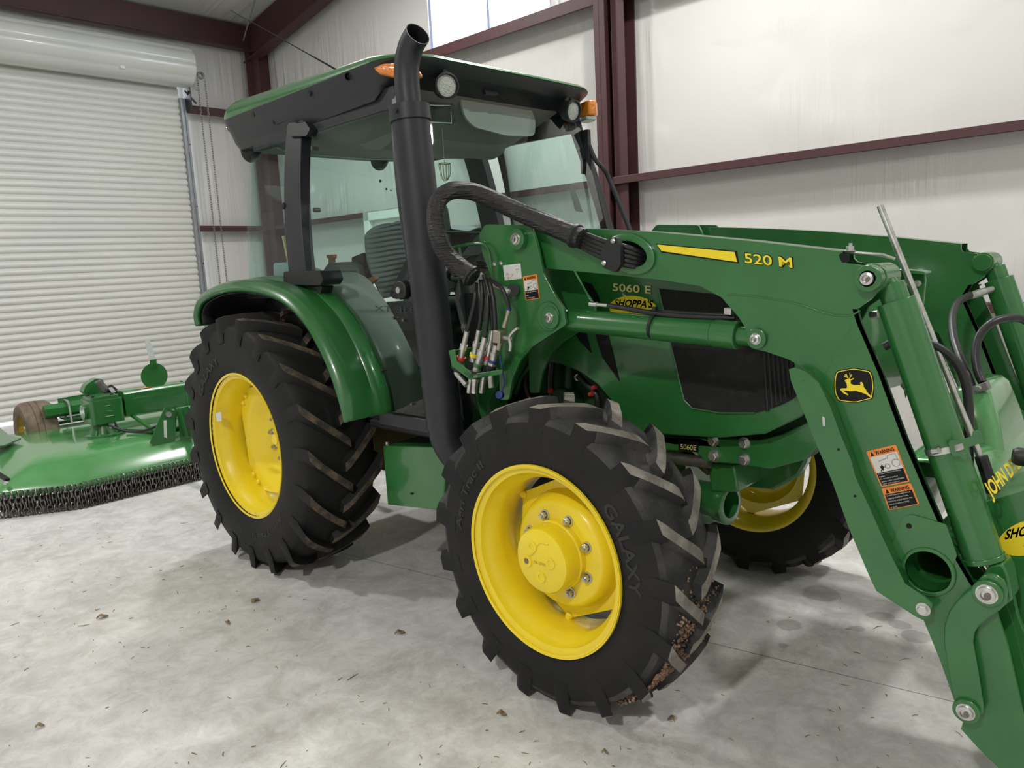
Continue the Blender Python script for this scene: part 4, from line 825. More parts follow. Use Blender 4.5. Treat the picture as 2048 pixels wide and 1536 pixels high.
def pin(c, s, y, parent, r=0.014):
    c0 = V((c.x, s*y, c.z)); m = MB(); m.lathe([(0, 0.001), (0.0, r*1.2), (0.002, r*1.2), (0.002, r), (0.010, r*0.95), (0.012, r*0.6), (0.006, r*0.5), (0.006, 0.001)], c0, (0, s, 0), 24); m.build('pivot_pin', STEEL, parent)
    m = MB(); m.lathe([(0, 0.001), (0.008, 0.001), (0.008, r*0.45), (0.004, r*0.5)], c0+V((0.004, 0, -0.003)), (0, s, 0), 8); m.build('grease_nipple', STEELDK, parent)
Ppin = P(1743, 556, Y=-YO); Plift = P(1515, 677, Y=-YO); Plow = P(1978, 1182, Y=-YO-0.02); Pbot = P(1936, 1416, Y=-YO-0.02)
Pm1 = P(1041, 478, Y=-0.66); Pm2 = P(1103, 635, Y=-0.66)
ARMS = {}
for s in (-1, 1):
    m = MB(); pts = [mir(p, s, YO) for p in AP]
    holes = [circ(mir(HOLE, s, YO), 0.052, UX, UZ, 32)]
    ov = [mir(OV, s, YO)+V((0.068*cos(a), 0, 0.041*sin(a)-0.012*cos(a))) for a in [2*pi*k/32 for k in range(32)]]
    m.prism(pts, (0, -s*0.010, 0), holes+[ov]); m.prism([mir(p, s, YI) for p in API], (0, s*0.010, 0), [circ(mir(HOLE, s, YI), 0.052, UX, UZ, 32)])
    # top and lower channel faces joining the two side plates
    def face(idx):
        for i in range(len(idx)-1):
            a, b = AP[idx[i]], AP[idx[i+1]]; 
            m.add([mir(a, s, YI), mir(b, s, YI), mir(b, s, YO), mir(a, s, YO)], [(0, 1, 2, 3)])
    face(list(range(0, 5))); 
    lip = MB()
    for y_, dy in ((YO, -0.012), (YI, 0.012)):
        e_ = [mir(p, s, y_) for p in (AP if y_ == YO else API)[12:20]]
        lip.rings([[p, p+V((-0.012, 0, 0)), p+V((-0.012, s*dy*0.3, 0)), p+V((0, s*dy, 0))] for p in e_])
    face(list(range(29, 48)))
    m.add(lip.v, lip.f); arm = m.build('loader_arm', GREEN, ld, smooth=30, bevel=0.004, weld=False)
    lab(arm, 'nearer loader arm carrying the yellow stripe, arm number and emblem' if s < 0 else 'farther plain green loader arm'); ARMS[s] = arm
    for bc_, y0, y1, br0 in ((Ppin, YO, YO+0.03, 0.034), (Ppin, YI-0.03, YI, 0.030), (Plift, YO, YO+0.012, 0.030)):
        b = MB(); boss(b, bc_, s, y0, y1, br0); b.build('arm_boss', GREEN, arm, bevel=0.002)
    b = MB(); b.lathe([(0, 0.052), (0, 0.064), (0.008, 0.064), (0.010, 0.060), (0.010, 0.054), (-0.06, 0.052)], mir(HOLE, s, YO), (0, s, 0), 40); b.build('tube_collar', GREEN, arm, bevel=0.002)
    ovb = MB(); ring_o = [mir(OV, s, YO)+V((0.094*cos(a), 0, 0.064*sin(a)-0.016*cos(a))) for a in [2*pi*k/40 for k in range(40)]]; ring_i = [mir(OV, s, YO)+V((0.068*cos(a), 0, 0.041*sin(a)-0.012*cos(a))) for a in [2*pi*k/40 for k in range(40)]]
    off = V((0, s*0.012, 0)); ovb.rings([ring_o, [p+off*0.8 for p in ring_o], [p+off+(mir(OV, s, YO)-p)*0.05 for p in ring_o], [p+off for p in ring_i], [p-off*3 for p in ring_i]], cap=False); ovb.build('hose_port', GREEN, arm, smooth=45)
    pin(Ppin, s, YO+0.028, arm, 0.017); pin(Plift, s, YO+0.012, arm, 0.014)
    # doubler plate round the cross tube
    dp = [P(a, b_, Y=-YO) for a, b_ in ((1808, 1032), (1824, 1028), (1893, 1048), (1915, 1110), (1903, 1140), (1905, 1175), (1882, 1200), (1868, 1192), (1848, 1186), (1812, 1160), (1790, 1120), (1784, 1090))]
    d = MB(); d.prism(roundpoly([mir(p, s, YO) for p in dp], 0.006, 3), (0, s*0.004, 0), [circ(mir(HOLE, s, YO), 0.060, UX, UZ, 28)]); d.build('doubler_plate', GREEN, arm, bevel=0.002)
    d = MB(); c = mir(P(1819, 1051, Y=-YO), s, YO+0.004); d.cyl(c, c+V((0, s*0.001, 0)), 0.007, 14); d.build('plate_hole', BLACK, arm)
    # weld bead at the knee
    wb2 = MB(); random.seed(5); wp = smoothpath([P(a, b_, Y=-YO) for a, b_ in ((1455, 590), (1500, 592), (1560, 600), (1610, 612), (1650, 626), (1690, 632), (1720, 622))], 8); wb2.tube([mir(p, s, YO)+V((0, 0, random.uniform(-0.0012, 0.0012))) for p in wp], [0.0022+random.uniform(0, 0.0012) for _ in wp], 8)
    wb2.tube(smoothpath([mir(P(a, b_, Y=-YO), s, YO) for a, b_ in ((1712, 640), (1672, 700), (1650, 750), (1640, 760))], 5), 0.0012, 6); wb2.build('weld_bead', GREEN, arm)
    # mast
    mp = roundpoly([P(a, b_, Y=-0.66) for a, b_ in ((957, 470), (970, 449), (1060, 450), (1072, 480), (1087, 548), (1110, 590), (1128, 618), (1132, 650), (1098, 672), (1064, 694), (1040, 722), (1024, 760), (1018, 800), (1000, 800), (996, 700), (994, 630), (985, 560), (965, 510))], 0.012, 3)
    m = MB(); m.prism([mir(p, s, 0.66) for p in mp], (0, -s*0.012, 0)); m.prism([mir(p, s, 0.48) for p in mp], (0, s*0.012, 0))
    lowp = [P(a, b_, Y=-0.46) for a, b_ in ((1000, 640), (1040, 600), (1058, 700), (1040, 740), (1010, 800), (1000, 860), (975, 860))]
    m.prism([mir(p, s, 0.56) for p in lowp], (0, -s*0.12, 0)); m.box((1.62, s*0.25, 0.74), (1.80, s*0.56, 0.86))
    mast = m.build('loader_mast', GREEN, ld, bevel=0.004)
    b = MB(); boss(b, Pm1, s, 0.66, 0.685, 0.038); b.build('mast_boss', GREEN, mast, bevel=0.003); b = MB(); boss(b, Pm2, s, 0.66, 0.672, 0.040); boss(b, Pm2+V((-0.012, 0, 0.004)), s, 0.66, 0.667, 0.052); b.build('mast_boss', GREEN, mast, bevel=0.003)
    pin(Pm1, s, 0.685, mast, 0.018); pin(Pm2, s, 0.672, mast, 0.015)
    # lift cylinder (between mast and arm)
    m = MB(); a = P(1138, 640, Y=-0.60); b_ = P(1478, 671, Y=-0.60); d_ = (b_-a).normalized()
    m.tube([mir(a, s, 0.60), mir(a, s, 0.60)+V((d_.x, 0, d_.z))*0.02, mir(b_, s, 0.60)-V((d_.x, 0, d_.z))*0.08], [0.036, 0.040, 0.040], 32); m.tube([mir(b_, s, 0.60)-V((d_.x, 0, d_.z))*0.08, mir(b_, s, 0.60)-V((d_.x, 0, d_.z))*0.0], 0.042, 32)
    m.tube([mir(b_, s, 0.60), mir(Plift, s, 0.60)], 0.028, 20); m.tube([mir(Pm2, s, 0.60), mir(a, s, 0.60)], 0.030, 20)
    lc = m.build('lift_cylinder', GREEN, ld, smooth=40, bevel=0.003)
    # bucket cylinder
    a = P(1788, 590, Y=-0.56); b_ = P(1968, 1118, Y=-0.56); d_ = V(((b_-a).x, 0, (b_-a).z)).normalized(); A = mir(a, s, 0.56); Bp = mir(b_, s, 0.56)
    m = MB(); m.tube([A+d_*0.015, A+d_*0.016, Bp], [0.030, 0.0465, 0.0465], 40); m.tube([A-d_*0.03, A+d_*0.02], 0.034, 30)
    pe = mir(Ppin, s, 0.56); m.cyl(pe-V((0, 0.055, 0)), pe+V((0, 0.055, 0)), 0.036, 24); m.tube([pe, A], 0.03, 20); m.tube([Bp-d_*0.01, Bp+d_*0.004], 0.050, 40); bc = m.build('bucket_cylinder', GREEN, ld, smooth=40, bevel=0.002)
    m = MB(); m.tube([Bp, mir(Plow, s, 0.56)], 0.020, 24); m.build('cylinder_rod', CHROME, bc)
    # yoke at the lower pin and the linkage plates
    yk = [P(x_, y_, Y=-0.60) for x_, y_ in ((1965, 1155), (1975, 1133), (2005, 1128), (2016, 1150), (2025, 1200), (2000, 1220), (1960, 1200))]
    m = MB(); m.prism([mir(p, s, 0.60) for p in yk], (0, -s*0.08, 0)); m.build('cylinder_yoke', GREEN, bc, bevel=0.005)
    l1 = [P(x_, y_, Y=-0.65) for x_, y_ in ((1954, 1166), (1958, 1158), (1966, 1151), (1978, 1148), (1994, 1152), (2008, 1163), (2015, 1182), (2013, 1205), (2000, 1221), (1982, 1232), (1958, 1252), (1948, 1266), (1945, 1285), (1955, 1340), (1966, 1410), (1967, 1425), (1955, 1438), (1936, 1441), (1918, 1430), (1908, 1405), (1895, 1340), (1887, 1285), (1888, 1250), (1898, 1222), (1915, 1200))]
    m = MB(); m.prism([mir(p, s, 0.65) for p in l1], (0, -s*0.014, 0)); lk = m.build('bucket_link', GREEN, ld, bevel=0.004)
    b = MB(); boss(b, Plow, s, 0.65, 0.662, 0.033); b.build('link_boss', GREEN, lk, bevel=0.002); b = MB(); boss(b, Pbot, s, 0.65, 0.662, 0.031); b.build('link_boss', GREEN, lk, bevel=0.002); pin(Plow, s, 0.662, lk, 0.020); pin(Pbot, s, 0.662, lk, 0.018)
    l2 = [P(x_, y_, Y=-0.53) for x_, y_ in ((1975, 1180), (2010, 1170), (2026, 1190), (2036, 1235), (2055, 1280), (2100, 1320), (2120, 1400), (2090, 1430), (2040, 1372), (2010, 1310), (1990, 1272), (1975, 1225))]
    m = MB(); m.prism(roundpoly([mir(p, s, 0.53) for p in l2], 0.01, 3), (0, -s*0.02, 0)); m.build('bell_crank', GREEN, ld, bevel=0.003)
    if s < 0 or True:
        # parking stand hinged on the bolt
        ps = [P(a_, b_, Y=-0.655) for a_, b_ in ((1580, 738), (1592, 734), (1612, 742), (1640, 765), (1662, 810), (1684, 870), (1705, 920), (1712, 950), (1730, 990), (1742, 1015), (1768, 1075), (1790, 1120), (1812, 1165), (1850, 1190), (1866, 1206), (1864, 1228), (1848, 1238), (1835, 1232), (1755, 1180), (1744, 1158), (1700, 1055), (1668, 965), (1632, 880), (1602, 805), (1584, 760))]
        m = MB(); m.prism([mir(p, s, 0.655) for p in ps], (0, s*0.008, 0)); bk_ = [mir(p, s, 0.655) for p in ps]
        e = [mir(P(a_, b_, Y=-0.655), s, 0.655) for a_, b_ in ((1612, 742), (1662, 810), (1712, 950), (1768, 1075), (1812, 1165))]
        for i in range(len(e)-1): m.add([e[i], e[i+1], e[i+1]-V((0, s*0.03, 0)), e[i]-V((0, s*0.03, 0))], [(0, 1, 2, 3)])
        sd = m.build('parking_stand', GREEN, ld, bevel=0.002, smooth=30)
        mm = MB(); hexbolt(mm, mir(P(1846, 1219, Y=-0.665), s, 0.663), (0, s, 0), 0.013, 0.012); mm.build('stand_bolt', STEEL, sd)
        for px, py in ((1647, 843),):
            c = mir(P(px, py, Y=-0.663), s, 0.663); MB().prism([c+V((-0.003, 0, 0.014)), c+V((0.004, 0, 0.012)), c+V((0.006, 0, -0.012)), c+V((-0.001, 0, -0.012))], (0, s*0.002, 0)).build('stand_slot', STEEL, sd)
        for px, py in ((1677, 899), (1710, 992), (1605, 762)):
            c = mir(P(px, py, Y=-0.663), s, 0.663); MB().cyl(c, c+V((0, s*0.0015, 0)), 0.0035, 10).build('stand_hole', BLACK if py > 800 else GREEN, sd)
m = MB(); m.cyl((HOLE.x, -YI, HOLE.z), (HOLE.x, YI, HOLE.z), 0.062, 36, cap=False); m.cyl((HOLE.x, -YI, HOLE.z), (HOLE.x, YI, HOLE.z), 0.056, 36, cap=False); m.cyl((HOLE.x, 0.30, HOLE.z), (HOLE.x, 0.31, HOLE.z), 0.060, 30); m.build('cross_tube', GREEN, ld)
arm = ARMS[-1]
# arm decals
def adec(name, pts, mt, off=0.0015, parent=arm, Y=-YO):
    o = MB().prism([P(a, b, Y=Y) for a, b in pts], (0, -off, 0)).build(name, mt, parent); return o
o = adec('stripe_border', ((1312, 487), (1474, 502), (1478, 527), (1323, 505)), BLACK); adec('yellow_stripe', ((1315, 489), (1470, 504), (1475, 524), (1324, 502)), DECY, 0.003, o)
m = MB(); text_quad(m, '520 M', P(1489, 527, Y=-YO), P(1588, 538, Y=-YO), P(1487, 504, Y=-YO), (0, -0.0015, 0), 0.032); o = m.build('arm_number_border', BLACK, arm)
m = MB(); text_quad(m, '520 M', P(1491, 526, Y=-YO), P(1586, 536, Y=-YO), P(1489, 506, Y=-YO), (0, -0.003, 0), 0.012); m.build('arm_number', DECY, o)
# emblem: leaping deer in a shield
def L6(x, y): return (1600+x/3.0714, 400+y/3.072)
sh_o = [(212, 1090), (222, 1050), (330, 1030), (435, 1048), (452, 1090), (458, 1150), (448, 1222), (340, 1248), (235, 1236), (213, 1190), (208, 1140)]
def Pl(x, y, Y=-YO): a, b = L6(x, y); return P(a, b, Y=Y)
cxs, cys = 333, 1139
def scl(pts, k): return [(cxs+(x-cxs)*k, cys+(y-cys)*k) for x, y in pts]
so = [Pl(*q) for q in sh_o]
em = MB().prism(roundpoly(so, 0.006, 4), (0, -0.0012, 0)).build('emblem', BLACK, arm)
MB().prism(roundpoly([Pl(*q) for q in scl(sh_o, 0.955)], 0.006, 4), (0, -0.0022, 0), [roundpoly([Pl(*q) for q in scl(sh_o, 0.915)], 0.006, 4)]).build('emblem_border', DECY, em)
deer = [(275, 1108), (290, 1100), (313, 1100), (330, 1093), (333, 1099), (312, 1108), (313, 1128), (330, 1136), (375, 1137), (370, 1120), (380, 1116), (390, 1130), (393, 1148), (405, 1163), (415, 1181), (437, 1204), (434, 1212), (405, 1191), (375, 1181), (345, 1172), (312, 1174), (280, 1170), (268, 1172), (298, 1193), (296, 1200), (268, 1187), (248, 1163), (258, 1156), (285, 1157), (291, 1150), (288, 1125), (280, 1115)]
dm = MB(); dm.prism([Pl(*q) for q in deer], (0, -0.0022, 0))
for st_ in ([(300, 1102), (293, 1086), (284, 1066)], [(296, 1092), (280, 1084), (269, 1080)], [(290, 1082), (276, 1072)], [(304, 1100), (312, 1082), (306, 1062)], [(310, 1088), (318, 1078), (317, 1070)]):
    for (x0, y0), (x1, y1) in zip(st_, st_[1:]):
        l_ = hypot(x1-x0, y1-y0); nx, ny = -(y1-y0)/l_*2.3, (x1-x0)/l_*2.3
        dm.prism([Pl(x0+nx, y0+ny), Pl(x1+nx*0.7, y1+ny*0.7), Pl(x1-nx*0.7, y1-ny*0.7), Pl(x0-nx, y0-ny)], (0, -0.0022, 0))
dm.build('emblem_deer', DECY, em)
def warning(quad, Y, parent, pict=True, frac=0.18, lines=5):
    """quad px: ul, ur, lr, ll"""
    q = [P(a, b, Y=Y) for a, b in quad]; ul, ur, lr, ll = q
    def S(u, v): return ul*(1-u)*(1-v)+ur*u*(1-v)+lr*u*v+ll*(1-u)*v
    b = MB().prism(roundpoly(q, 0.004, 3), (0, -0.0012, 0)).build('warning_label', ORANGE, parent)
    t = MB(); text_quad(t, 'WARNING', S(0.27, frac*0.82), S(0.90, frac*0.82), S(0.27, frac*0.25), (0, -0.0022, 0), 0.025); t.prism([S(0.10, frac*0.85), S(0.22, frac*0.85), S(0.16, frac*0.2)], (0, -0.0022, 0)); mid = 0.62 if pict else frac
    t.prism([S(0.05, mid), S(0.95, mid), S(0.95, 0.965), S(0.05, 0.965)], (0, -0.0022, 0)); t.build('label_print', BLACK, b)
    w = MB()
    if pict:
        w.prism([S(0.05, frac), S(0.95, frac), S(0.95, mid), S(0.05, mid)], (0, -0.0020, 0))
    wl = ['To avoid injury from falling', 'loader:', 'Do not walk or perform', 'service under a raised loader', 'Lower loader to ground'] if pict else ['Do NOT operate loader without', 'engaging attachment locks', 'Failure to engage latches may', 'result in serious injury', 'or death']
    for k in range(lines):
        v1 = mid+(0.965-mid)*(k+0.82)/lines; v0 = mid+(0.965-mid)*(k+0.22)/lines; n_ = len(wl[k])/30*0.82
        text_quad(w, wl[k], S(0.09, v1), S(0.09+n_, v1), S(0.09, v0), (0, -0.0032, 0), 0.0)
    w.build('label_white', WHITEP, b)
    if pict:
        g = MB(); cs = [(0.28, 0.72*mid+0.28*frac, 0.030), (0.72, 0.55*mid+0.45*frac, 0.14)]
        for cu, cv, r_ in ((0.80, (frac+mid)/2+0.05, 0.13), (0.50, (frac+mid)/2+0.09, 0.08)):
            ring_ = [S(cu+r_*cos(a), cv+r_*0.75*sin(a))+V((0, -0.0032, 0)) for a in [2*pi*k/16 for k in range(17)]]; g.tube(ring_, 0.0005, 4)
        g.tube([S(0.28, frac+0.14)+V((0, -0.0032, 0)), S(0.60, frac+0.10)+V((0, -0.0032, 0)), S(0.62, frac+0.03)+V((0, -0.0032, 0)), S(0.88, frac+0.03)+V((0, -0.0032, 0)), S(0.9, frac+0.2)+V((0, -0.0032, 0))], 0.0005, 4)
        g.build('pictogram_outline', STEELDK, b); f_ = MB(); f_.prism([S(0.25, mid-0.12), S(0.33, mid-0.20), S(0.36, mid-0.12), S(0.30, mid-0.03)], (0, -0.0032, 0)); f_.tube([S(0.25, mid-0.16)+V((0, -0.003, 0)), S(0.40, mid-0.12)+V((0, -0.003, 0))], 0.001, 5); f_.tube([S(0.29, mid-0.08)+V((0, -0.003, 0)), S(0.22, mid-0.03)+V((0, -0.003, 0))], 0.001, 5); f_.build('pictogram_figure', BLACK, b)
    return b
warning(((1732, 903), (1792, 889), (1820, 963), (1763, 974)), -YO, arm); warning(((1763, 977), (1822, 966), (1839, 1008), (1778, 1020)), -YO, arm, False, 0.30)
mastR = [o for o in bpy.data.objects if o.name.startswith('loader_mast')][0]
warning(((1046, 553), (1074, 548), (1080, 597), (1052, 601)), -0.66, mastR, True, 0.20, 3)
m = MB(); m.prism([P(a, b, Y=-0.66) for a, b in ((1006, 531), (1041, 527), (1044, 557), (1010, 561))], (0, -0.0012, 0)); wl_ = m.build('white_label', WHITEP, mastR)
m = MB(); random.seed(8)
for k in range(9):
    u = random.uniform(0.05, 0.75); 
    a = P(1009+u*33, 533+random.uniform(0, 24), Y=-0.662); m.tube([a, a+V((random.uniform(0.004, 0.01), 0, random.uniform(-0.006, 0.006))), a+V((random.uniform(0.0, 0.012), 0, random.uniform(-0.01, 0.0)))], 0.0004, 4)
m.build('scribbled_print', STEELDK, wl_)
for px, py in ((988, 529), (1001, 527)):
    mm = MB(); mm.lathe([(0, 0.001), (0.006, 0.001), (0.006, 0.005), (0.002, 0.009), (0, 0.010)][::-1], P(px, py, Y=-0.66), (0, -1, 0), 14); mm.build('mast_screw', STEEL, mastR)
c0, c1 = P(978, 565, Y=-0.68), P(1018, 582, Y=-0.68)
m = MB(); m.tube([c0, c1], 0.010, 10); m.lathe([(0, 0.012), (0.015, 0.016), (0.028, 0.010), (0.03, 0.001)], c1, (0.3, -1, 0), 16); m.build('latch_handle', STEEL, mastR); m = MB(); m.cyl(P(1026, 580, Y=-0.66), P(1026, 580, Y=-0.685), 0.022, 20); m.build('latch_knob', BLKPLAST, mastR)
# hose guard hoop
m = MB(); m.tube(smoothpath([P(a, b, Y=-0.68) for a, b in ((893, 560), (881, 545), (878, 520), (884, 503), (900, 497), (940, 488), (962, 487), (975, 497), (981, 520), (984, 560))], 4), 0.0055, 8); m.tube([P(918, 493, Y=-0.68), P(925, 530, Y=-0.66)], 0.0045, 8); m.build('hose_guard', GREEN, ld)
# sheathed hose bundle looping past the exhaust
bp_ = [(948, 556, -0.76), (918, 532, -0.78), (892, 508, -0.82), (878, 478, -0.85), (871, 440, -0.86), (874, 408, -0.85), (892, 386, -0.82), (920, 380, -0.77), (960, 388, -0.71), (1020, 416, -0.67), (1090, 446, -0.67), (1165, 478, -0.67)]
bpp = [P(a, b, Y=y) for a, b, y in bp_]
sp = smoothpath(bpp, 8); nn = len(sp)
m = MB(); prev = None; rs = []
for i, p in enumerate(sp):
    t = (sp[min(i+1, nn-1)]-sp[max(i-1, 0)]).normalized(); u = (t.cross(UY)).normalized() if prev is None else (prev-t*prev.dot(t)).normalized(); prev = u; w = t.cross(u)
    r_ = 0.034 - 0.004*sin(pi*i/nn); rs.append([p+(u*cos(a)+w*sin(a))*(r_+0.0014*sin(a*11+i*0.35)) for a in [2*pi*k/44 for k in range(44)]])
m.rings(rs); sl = m.build('hose_sleeve', SLEEVE, ld, smooth=60)
for idx in (2, nn-3):
    t = (sp[min(idx+1, nn-1)]-sp[idx-1]).normalized(); MB().lathe([(-0.008, 0.033), (-0.004, 0.041), (0.006, 0.040), (0.010, 0.033)], sp[idx], t, 24).build('sleeve_tie', BLKPLAST, sl)
m = MB(); a = P(913, 545, Y=-0.735)
for k in range(5):
    dy = -0.62-0.012*k; p0 = P(1160, 464+k*7, Y=-0.66); p1 = P(1215, 484+k*9, Y=-0.665); p2 = P(1262, 496+k*9, Y=-0.64); p3 = P(1300, 512+k*6, Y=-0.57)
    hose('loader_hose', [p0, p1, p2, p3], 0.0080, RUBBERH, ld)
m = MB(); m.prism(roundpoly([P(a, b, Y=-0.685) for a, b in ((1214, 478), (1232, 474), (1240, 490), (1241, 530), (1230, 545), (1206, 535), (1200, 510), (1204, 495)) ], 0.006, 3), (0, 0.018, 0)); clp = m.build('hose_clamp', BLKPLAST, ld, bevel=0.004)
for px, py in ((1226, 482), (1208, 526)):
    mm = MB(); hexbolt(mm, P(px, py, Y=-0.687), (0, -1, 0), 0.006, 0.006); mm.build('clamp_bolt', STEEL, clp)
# quick couplers on their bracket
brk = MB(); q = [P(a, b, Y=-0.72) for a, b in ((897, 702), (918, 698), (925, 725), (900, 728))]
brk.prism([P(a, b, Z=P(935, 740, Y=-0.72).z) for a, b in ((900, 722), (940, 757), (1003, 745), (985, 722), (930, 706))], (0, 0, -0.006)); brk.prism([P(a, b, Y=-0.73) for a, b in ((897, 701), (900, 735), (906, 740), (912, 700))], (0, 0.10, 0)); brk.prism([P(a, b, Y=-0.775) for a, b in ((897, 701), (908, 699), (913, 722), (945, 748), (1004, 739), (1004, 748), (940, 760), (903, 732))], (0, 0.006, 0)); brk = brk.build('coupler_bracket', GREEN, ld, bevel=0.002)
cps = [((934, 662), (921, 722), (914, 748), (933, 770), -0.745, REDP), ((958, 660), (948, 715), (943, 745), (938, 785), -0.725, DECY), ((970, 674), (955, 735), (950, 762), (948, 786), -0.76, GREEN), ((985, 660), (975, 720), (968, 750), (963, 785), -0.73, REDP), ((992, 690), (985, 725), (980, 745), (983, 775), -0.745, BLUEP)]
starts = [(952, 566), (962, 560), (972, 562), (968, 550), (978, 556)]
for k, ((a, b, c, d, Y, cm)) in enumerate(cps):
    p0, p1, p2, p3 = P(*a, Y=Y), P(*b, Y=Y), P(*c, Y=Y), P(*d, Y=Y)
    m = MB(); m.tube([p0, p0.lerp(p1, 0.45), p0.lerp(p1, 0.451), p0.lerp(p1, 0.6), p0.lerp(p1, 0.601), p1], [0.010, 0.011, 0.0150, 0.0150, 0.012, 0.0135], 14); m.tube([p1, p1.lerp(p2, 0.6), p2], [0.017, 0.017, 0.014], 14)
    m.tube([p2, p2.lerp(p3, 0.5), p3], [0.012, 0.011, 0.011], 12); cp_ = m.build('quick_coupler', STEEL, ld, smooth=30)
    MB().tube([p1.lerp(p0, 0.14), p1.lerp(p0, 0.04)], 0.0185, 16).build('colour_ring', cm, cp_)
    MB().tube([p1.lerp(p2, 0.25), p1.lerp(p2, 0.75)], 0.0195, 16).build('coupler_seal', BLKPLAST, cp_)
    s0 = P(*starts[k], Y=-0.72); mid1 = s0.lerp(p0, 0.35)+V((0.022, -0.01, 0.0)); mid2 = s0.lerp(p0, 0.75)+V((0.012, -0.005, 0.0))
    hose('coupler_hose', [s0, mid1, mid2, p0], 0.0085, RUBBERH, ld)
hose('coupler_hose', [P(970, 556, Y=-0.72), P(1000, 572, Y=-0.74), P(1014, 600, Y=-0.74), P(1018, 622, Y=-0.735)], 0.0075, RUBBERH, ld)
m = MB(); a, b = P(1018, 620, Y=-0.735), P(1008, 655, Y=-0.735); m.tube([a, a.lerp(b, 0.5), b], [0.009, 0.007, 0.010], 12); c = P(1004, 672, Y=-0.735); m.prism([c+V((-0.020, 0, -0.022)), c+V((0.016, 0, -0.024)), c+V((0.020, 0, 0.020)), c+V((-0.014, 0, 0.024))], (0, -0.03, 0)); m.tube([c+V((0, -0.01, -0.02)), c+V((-0.012, -0.01, -0.05))], 0.009, 10)
vl = m.build('shutoff_valve', mat('nickel_brass', (0.42, 0.38, 0.30), 0.35, metal=0.8), ld, bevel=0.002)
m = MB(); m.tube(smoothpath([P(1036, 656, Y=-0.765), P(1026, 664, Y=-0.765), P(1019, 676, Y=-0.765), P(1021, 690, Y=-0.765), P(1020, 702, Y=-0.765)], 4), 0.0055, 8); m.cyl(P(1008, 675, Y=-0.75), P(1020, 677, Y=-0.765), 0.008, 10); m.build('valve_handle', STEEL, vl)
MB().lathe([(0, 0.0095), (0.006, 0.0095)], a, (0, 0, 1), 14).build('blue_band', BLUEP, vl)
hose('protective_cap_strap', [P(1000, 712, Y=-0.75), P(1004, 740, Y=-0.75), P(1008, 765, Y=-0.75), P(1003, 785, Y=-0.75)], 0.003, BLUEP, ld)
m = MB(); m.lathe([(0, 0.001), (0, 0.014), (0.016, 0.014), (0.018, 0.001)], P(1002, 790, Y=-0.75), (0.3, -1, 0.2), 18); m.build('protective_cap', BLUEP, ld)
# return line on the lift cylinder
m = MB(); a, b = P(1180, 608, Y=-0.61), P(1216, 611, Y=-0.61); m.tube([a, a.lerp(b, 0.4), a.lerp(b, 0.41), b], [0.009, 0.009, 0.0065, 0.0065], 12); m.build('hose_fitting', STEEL, ld)
hose('cylinder_hose', [b, P(1260, 618, Y=-0.61), P(1320, 628, Y=-0.61), P(1400, 634, Y=-0.60), P(1470, 636, Y=-0.58)], 0.0085, RUBBERH, ld)
hose('cylinder_hose', [P(1300, 622, Y=-0.59), P(1400, 628, Y=-0.59), P(1470, 631, Y=-0.57)], 0.006, RUBBERH, ld)
m = MB(); cc = P(1311, 652, Y=-0.60); m.lathe([(-0.005, 0.041), (-0.005, 0.045), (0.005, 0.045), (0.005, 0.041)], cc, V((0.98, 0, -0.17)), 28, closed_prof=True); m.box(cc+V((-0.004, -0.012, 0.035)), cc+V((0.008, 0.004, 0.062))); m.build('cable_tie', BLKPLAST, ld)
m = MB(); m.tube([P(1462, 604, Y=-0.585), P(1448, 590, Y=-0.585)], 0.006, 8); m.prism(PY([(1448, 616), (1462, 618), (1462, 630), (1448, 628)], -0.60), (0, 0.02, 0)); m.build('line_clip', STEEL, ld)
# stop lever on the arm end, opening beneath it
m = MB(); m.tube([P(1690, 503, Y=-0.58), P(1720, 507, Y=-0.57), P(1765, 510, Y=-0.55), P(1790, 518, Y=-0.54)], [0.006, 0.005, 0.005, 0.004], 8); hexbolt(m, P(1700, 502, Y=-0.58), (0, 0, 1), 0.010, 0.012); m.cyl(P(1701, 498, Y=-0.58), P(1701, 486, Y=-0.58), 0.005, 8); m.build('stop_lever', STEEL, ld)
m = MB(); m.prism(roundpoly(PY([(1677, 508), (1698, 504), (1700, 524), (1684, 526)], -YO-0.001), 0.008, 4), (0, -0.002, 0)); m.build('end_slot', BLACK, ARMS[-1])
# level indicator rod with its clamp and slide
m = MB(); ra, rb_ = P(1760, 412, Y=-0.46), P(1985, 975, Y=-0.46); m.tube([ra, rb_], 0.0085, 14); rod = m.build('level_indicator_rod', STEEL, ld)
m = MB(); a = P(1962, 912, Y=-0.47); b = P(1986, 985, Y=-0.47); m.tube([a, b], 0.016, 8); m.build('rod_slide', BLKPLAST, rod)
m = MB(); m.prism([P(x_, y_, Y=-0.612) for x_, y_ in ((1897, 886), (1900, 880), (1925, 878), (1944, 872), (1946, 862), (1956, 860), (1963, 867), (1966, 885), (1938, 894), (1940, 908), (1910, 914), (1904, 910))], (0, -0.004, 0), [[P(x_, y_, Y=-0.612) for x_, y_ in ((1908, 890), (1926, 886), (1930, 902), (1911, 905))]])
# the bracket sits on the near flank of the cylinder
brk2 = m.build('rod_bracket', GREEN, ld, bevel=0.001)
cyA, cyB = P(1788, 590, Y=-0.56), P(1968, 1118, Y=-0.56); dcy = (cyB-cyA); cc = P(1905, 893, Y=-0.56); tt = (cc-cyA).dot(dcy)/dcy.dot(dcy); cc = cyA+dcy*tt
m = MB(); m.lathe([(-0.008, 0.047), (-0.008, 0.0495), (0.008, 0.0495), (0.008, 0.047)], cc, dcy.normalized(), 40, closed_prof=True); m.cyl(P(1866, 903, Y=-0.615), P(1878, 901, Y=-0.62), 0.008, 10); m.build('band_clamp', STEEL, brk2)
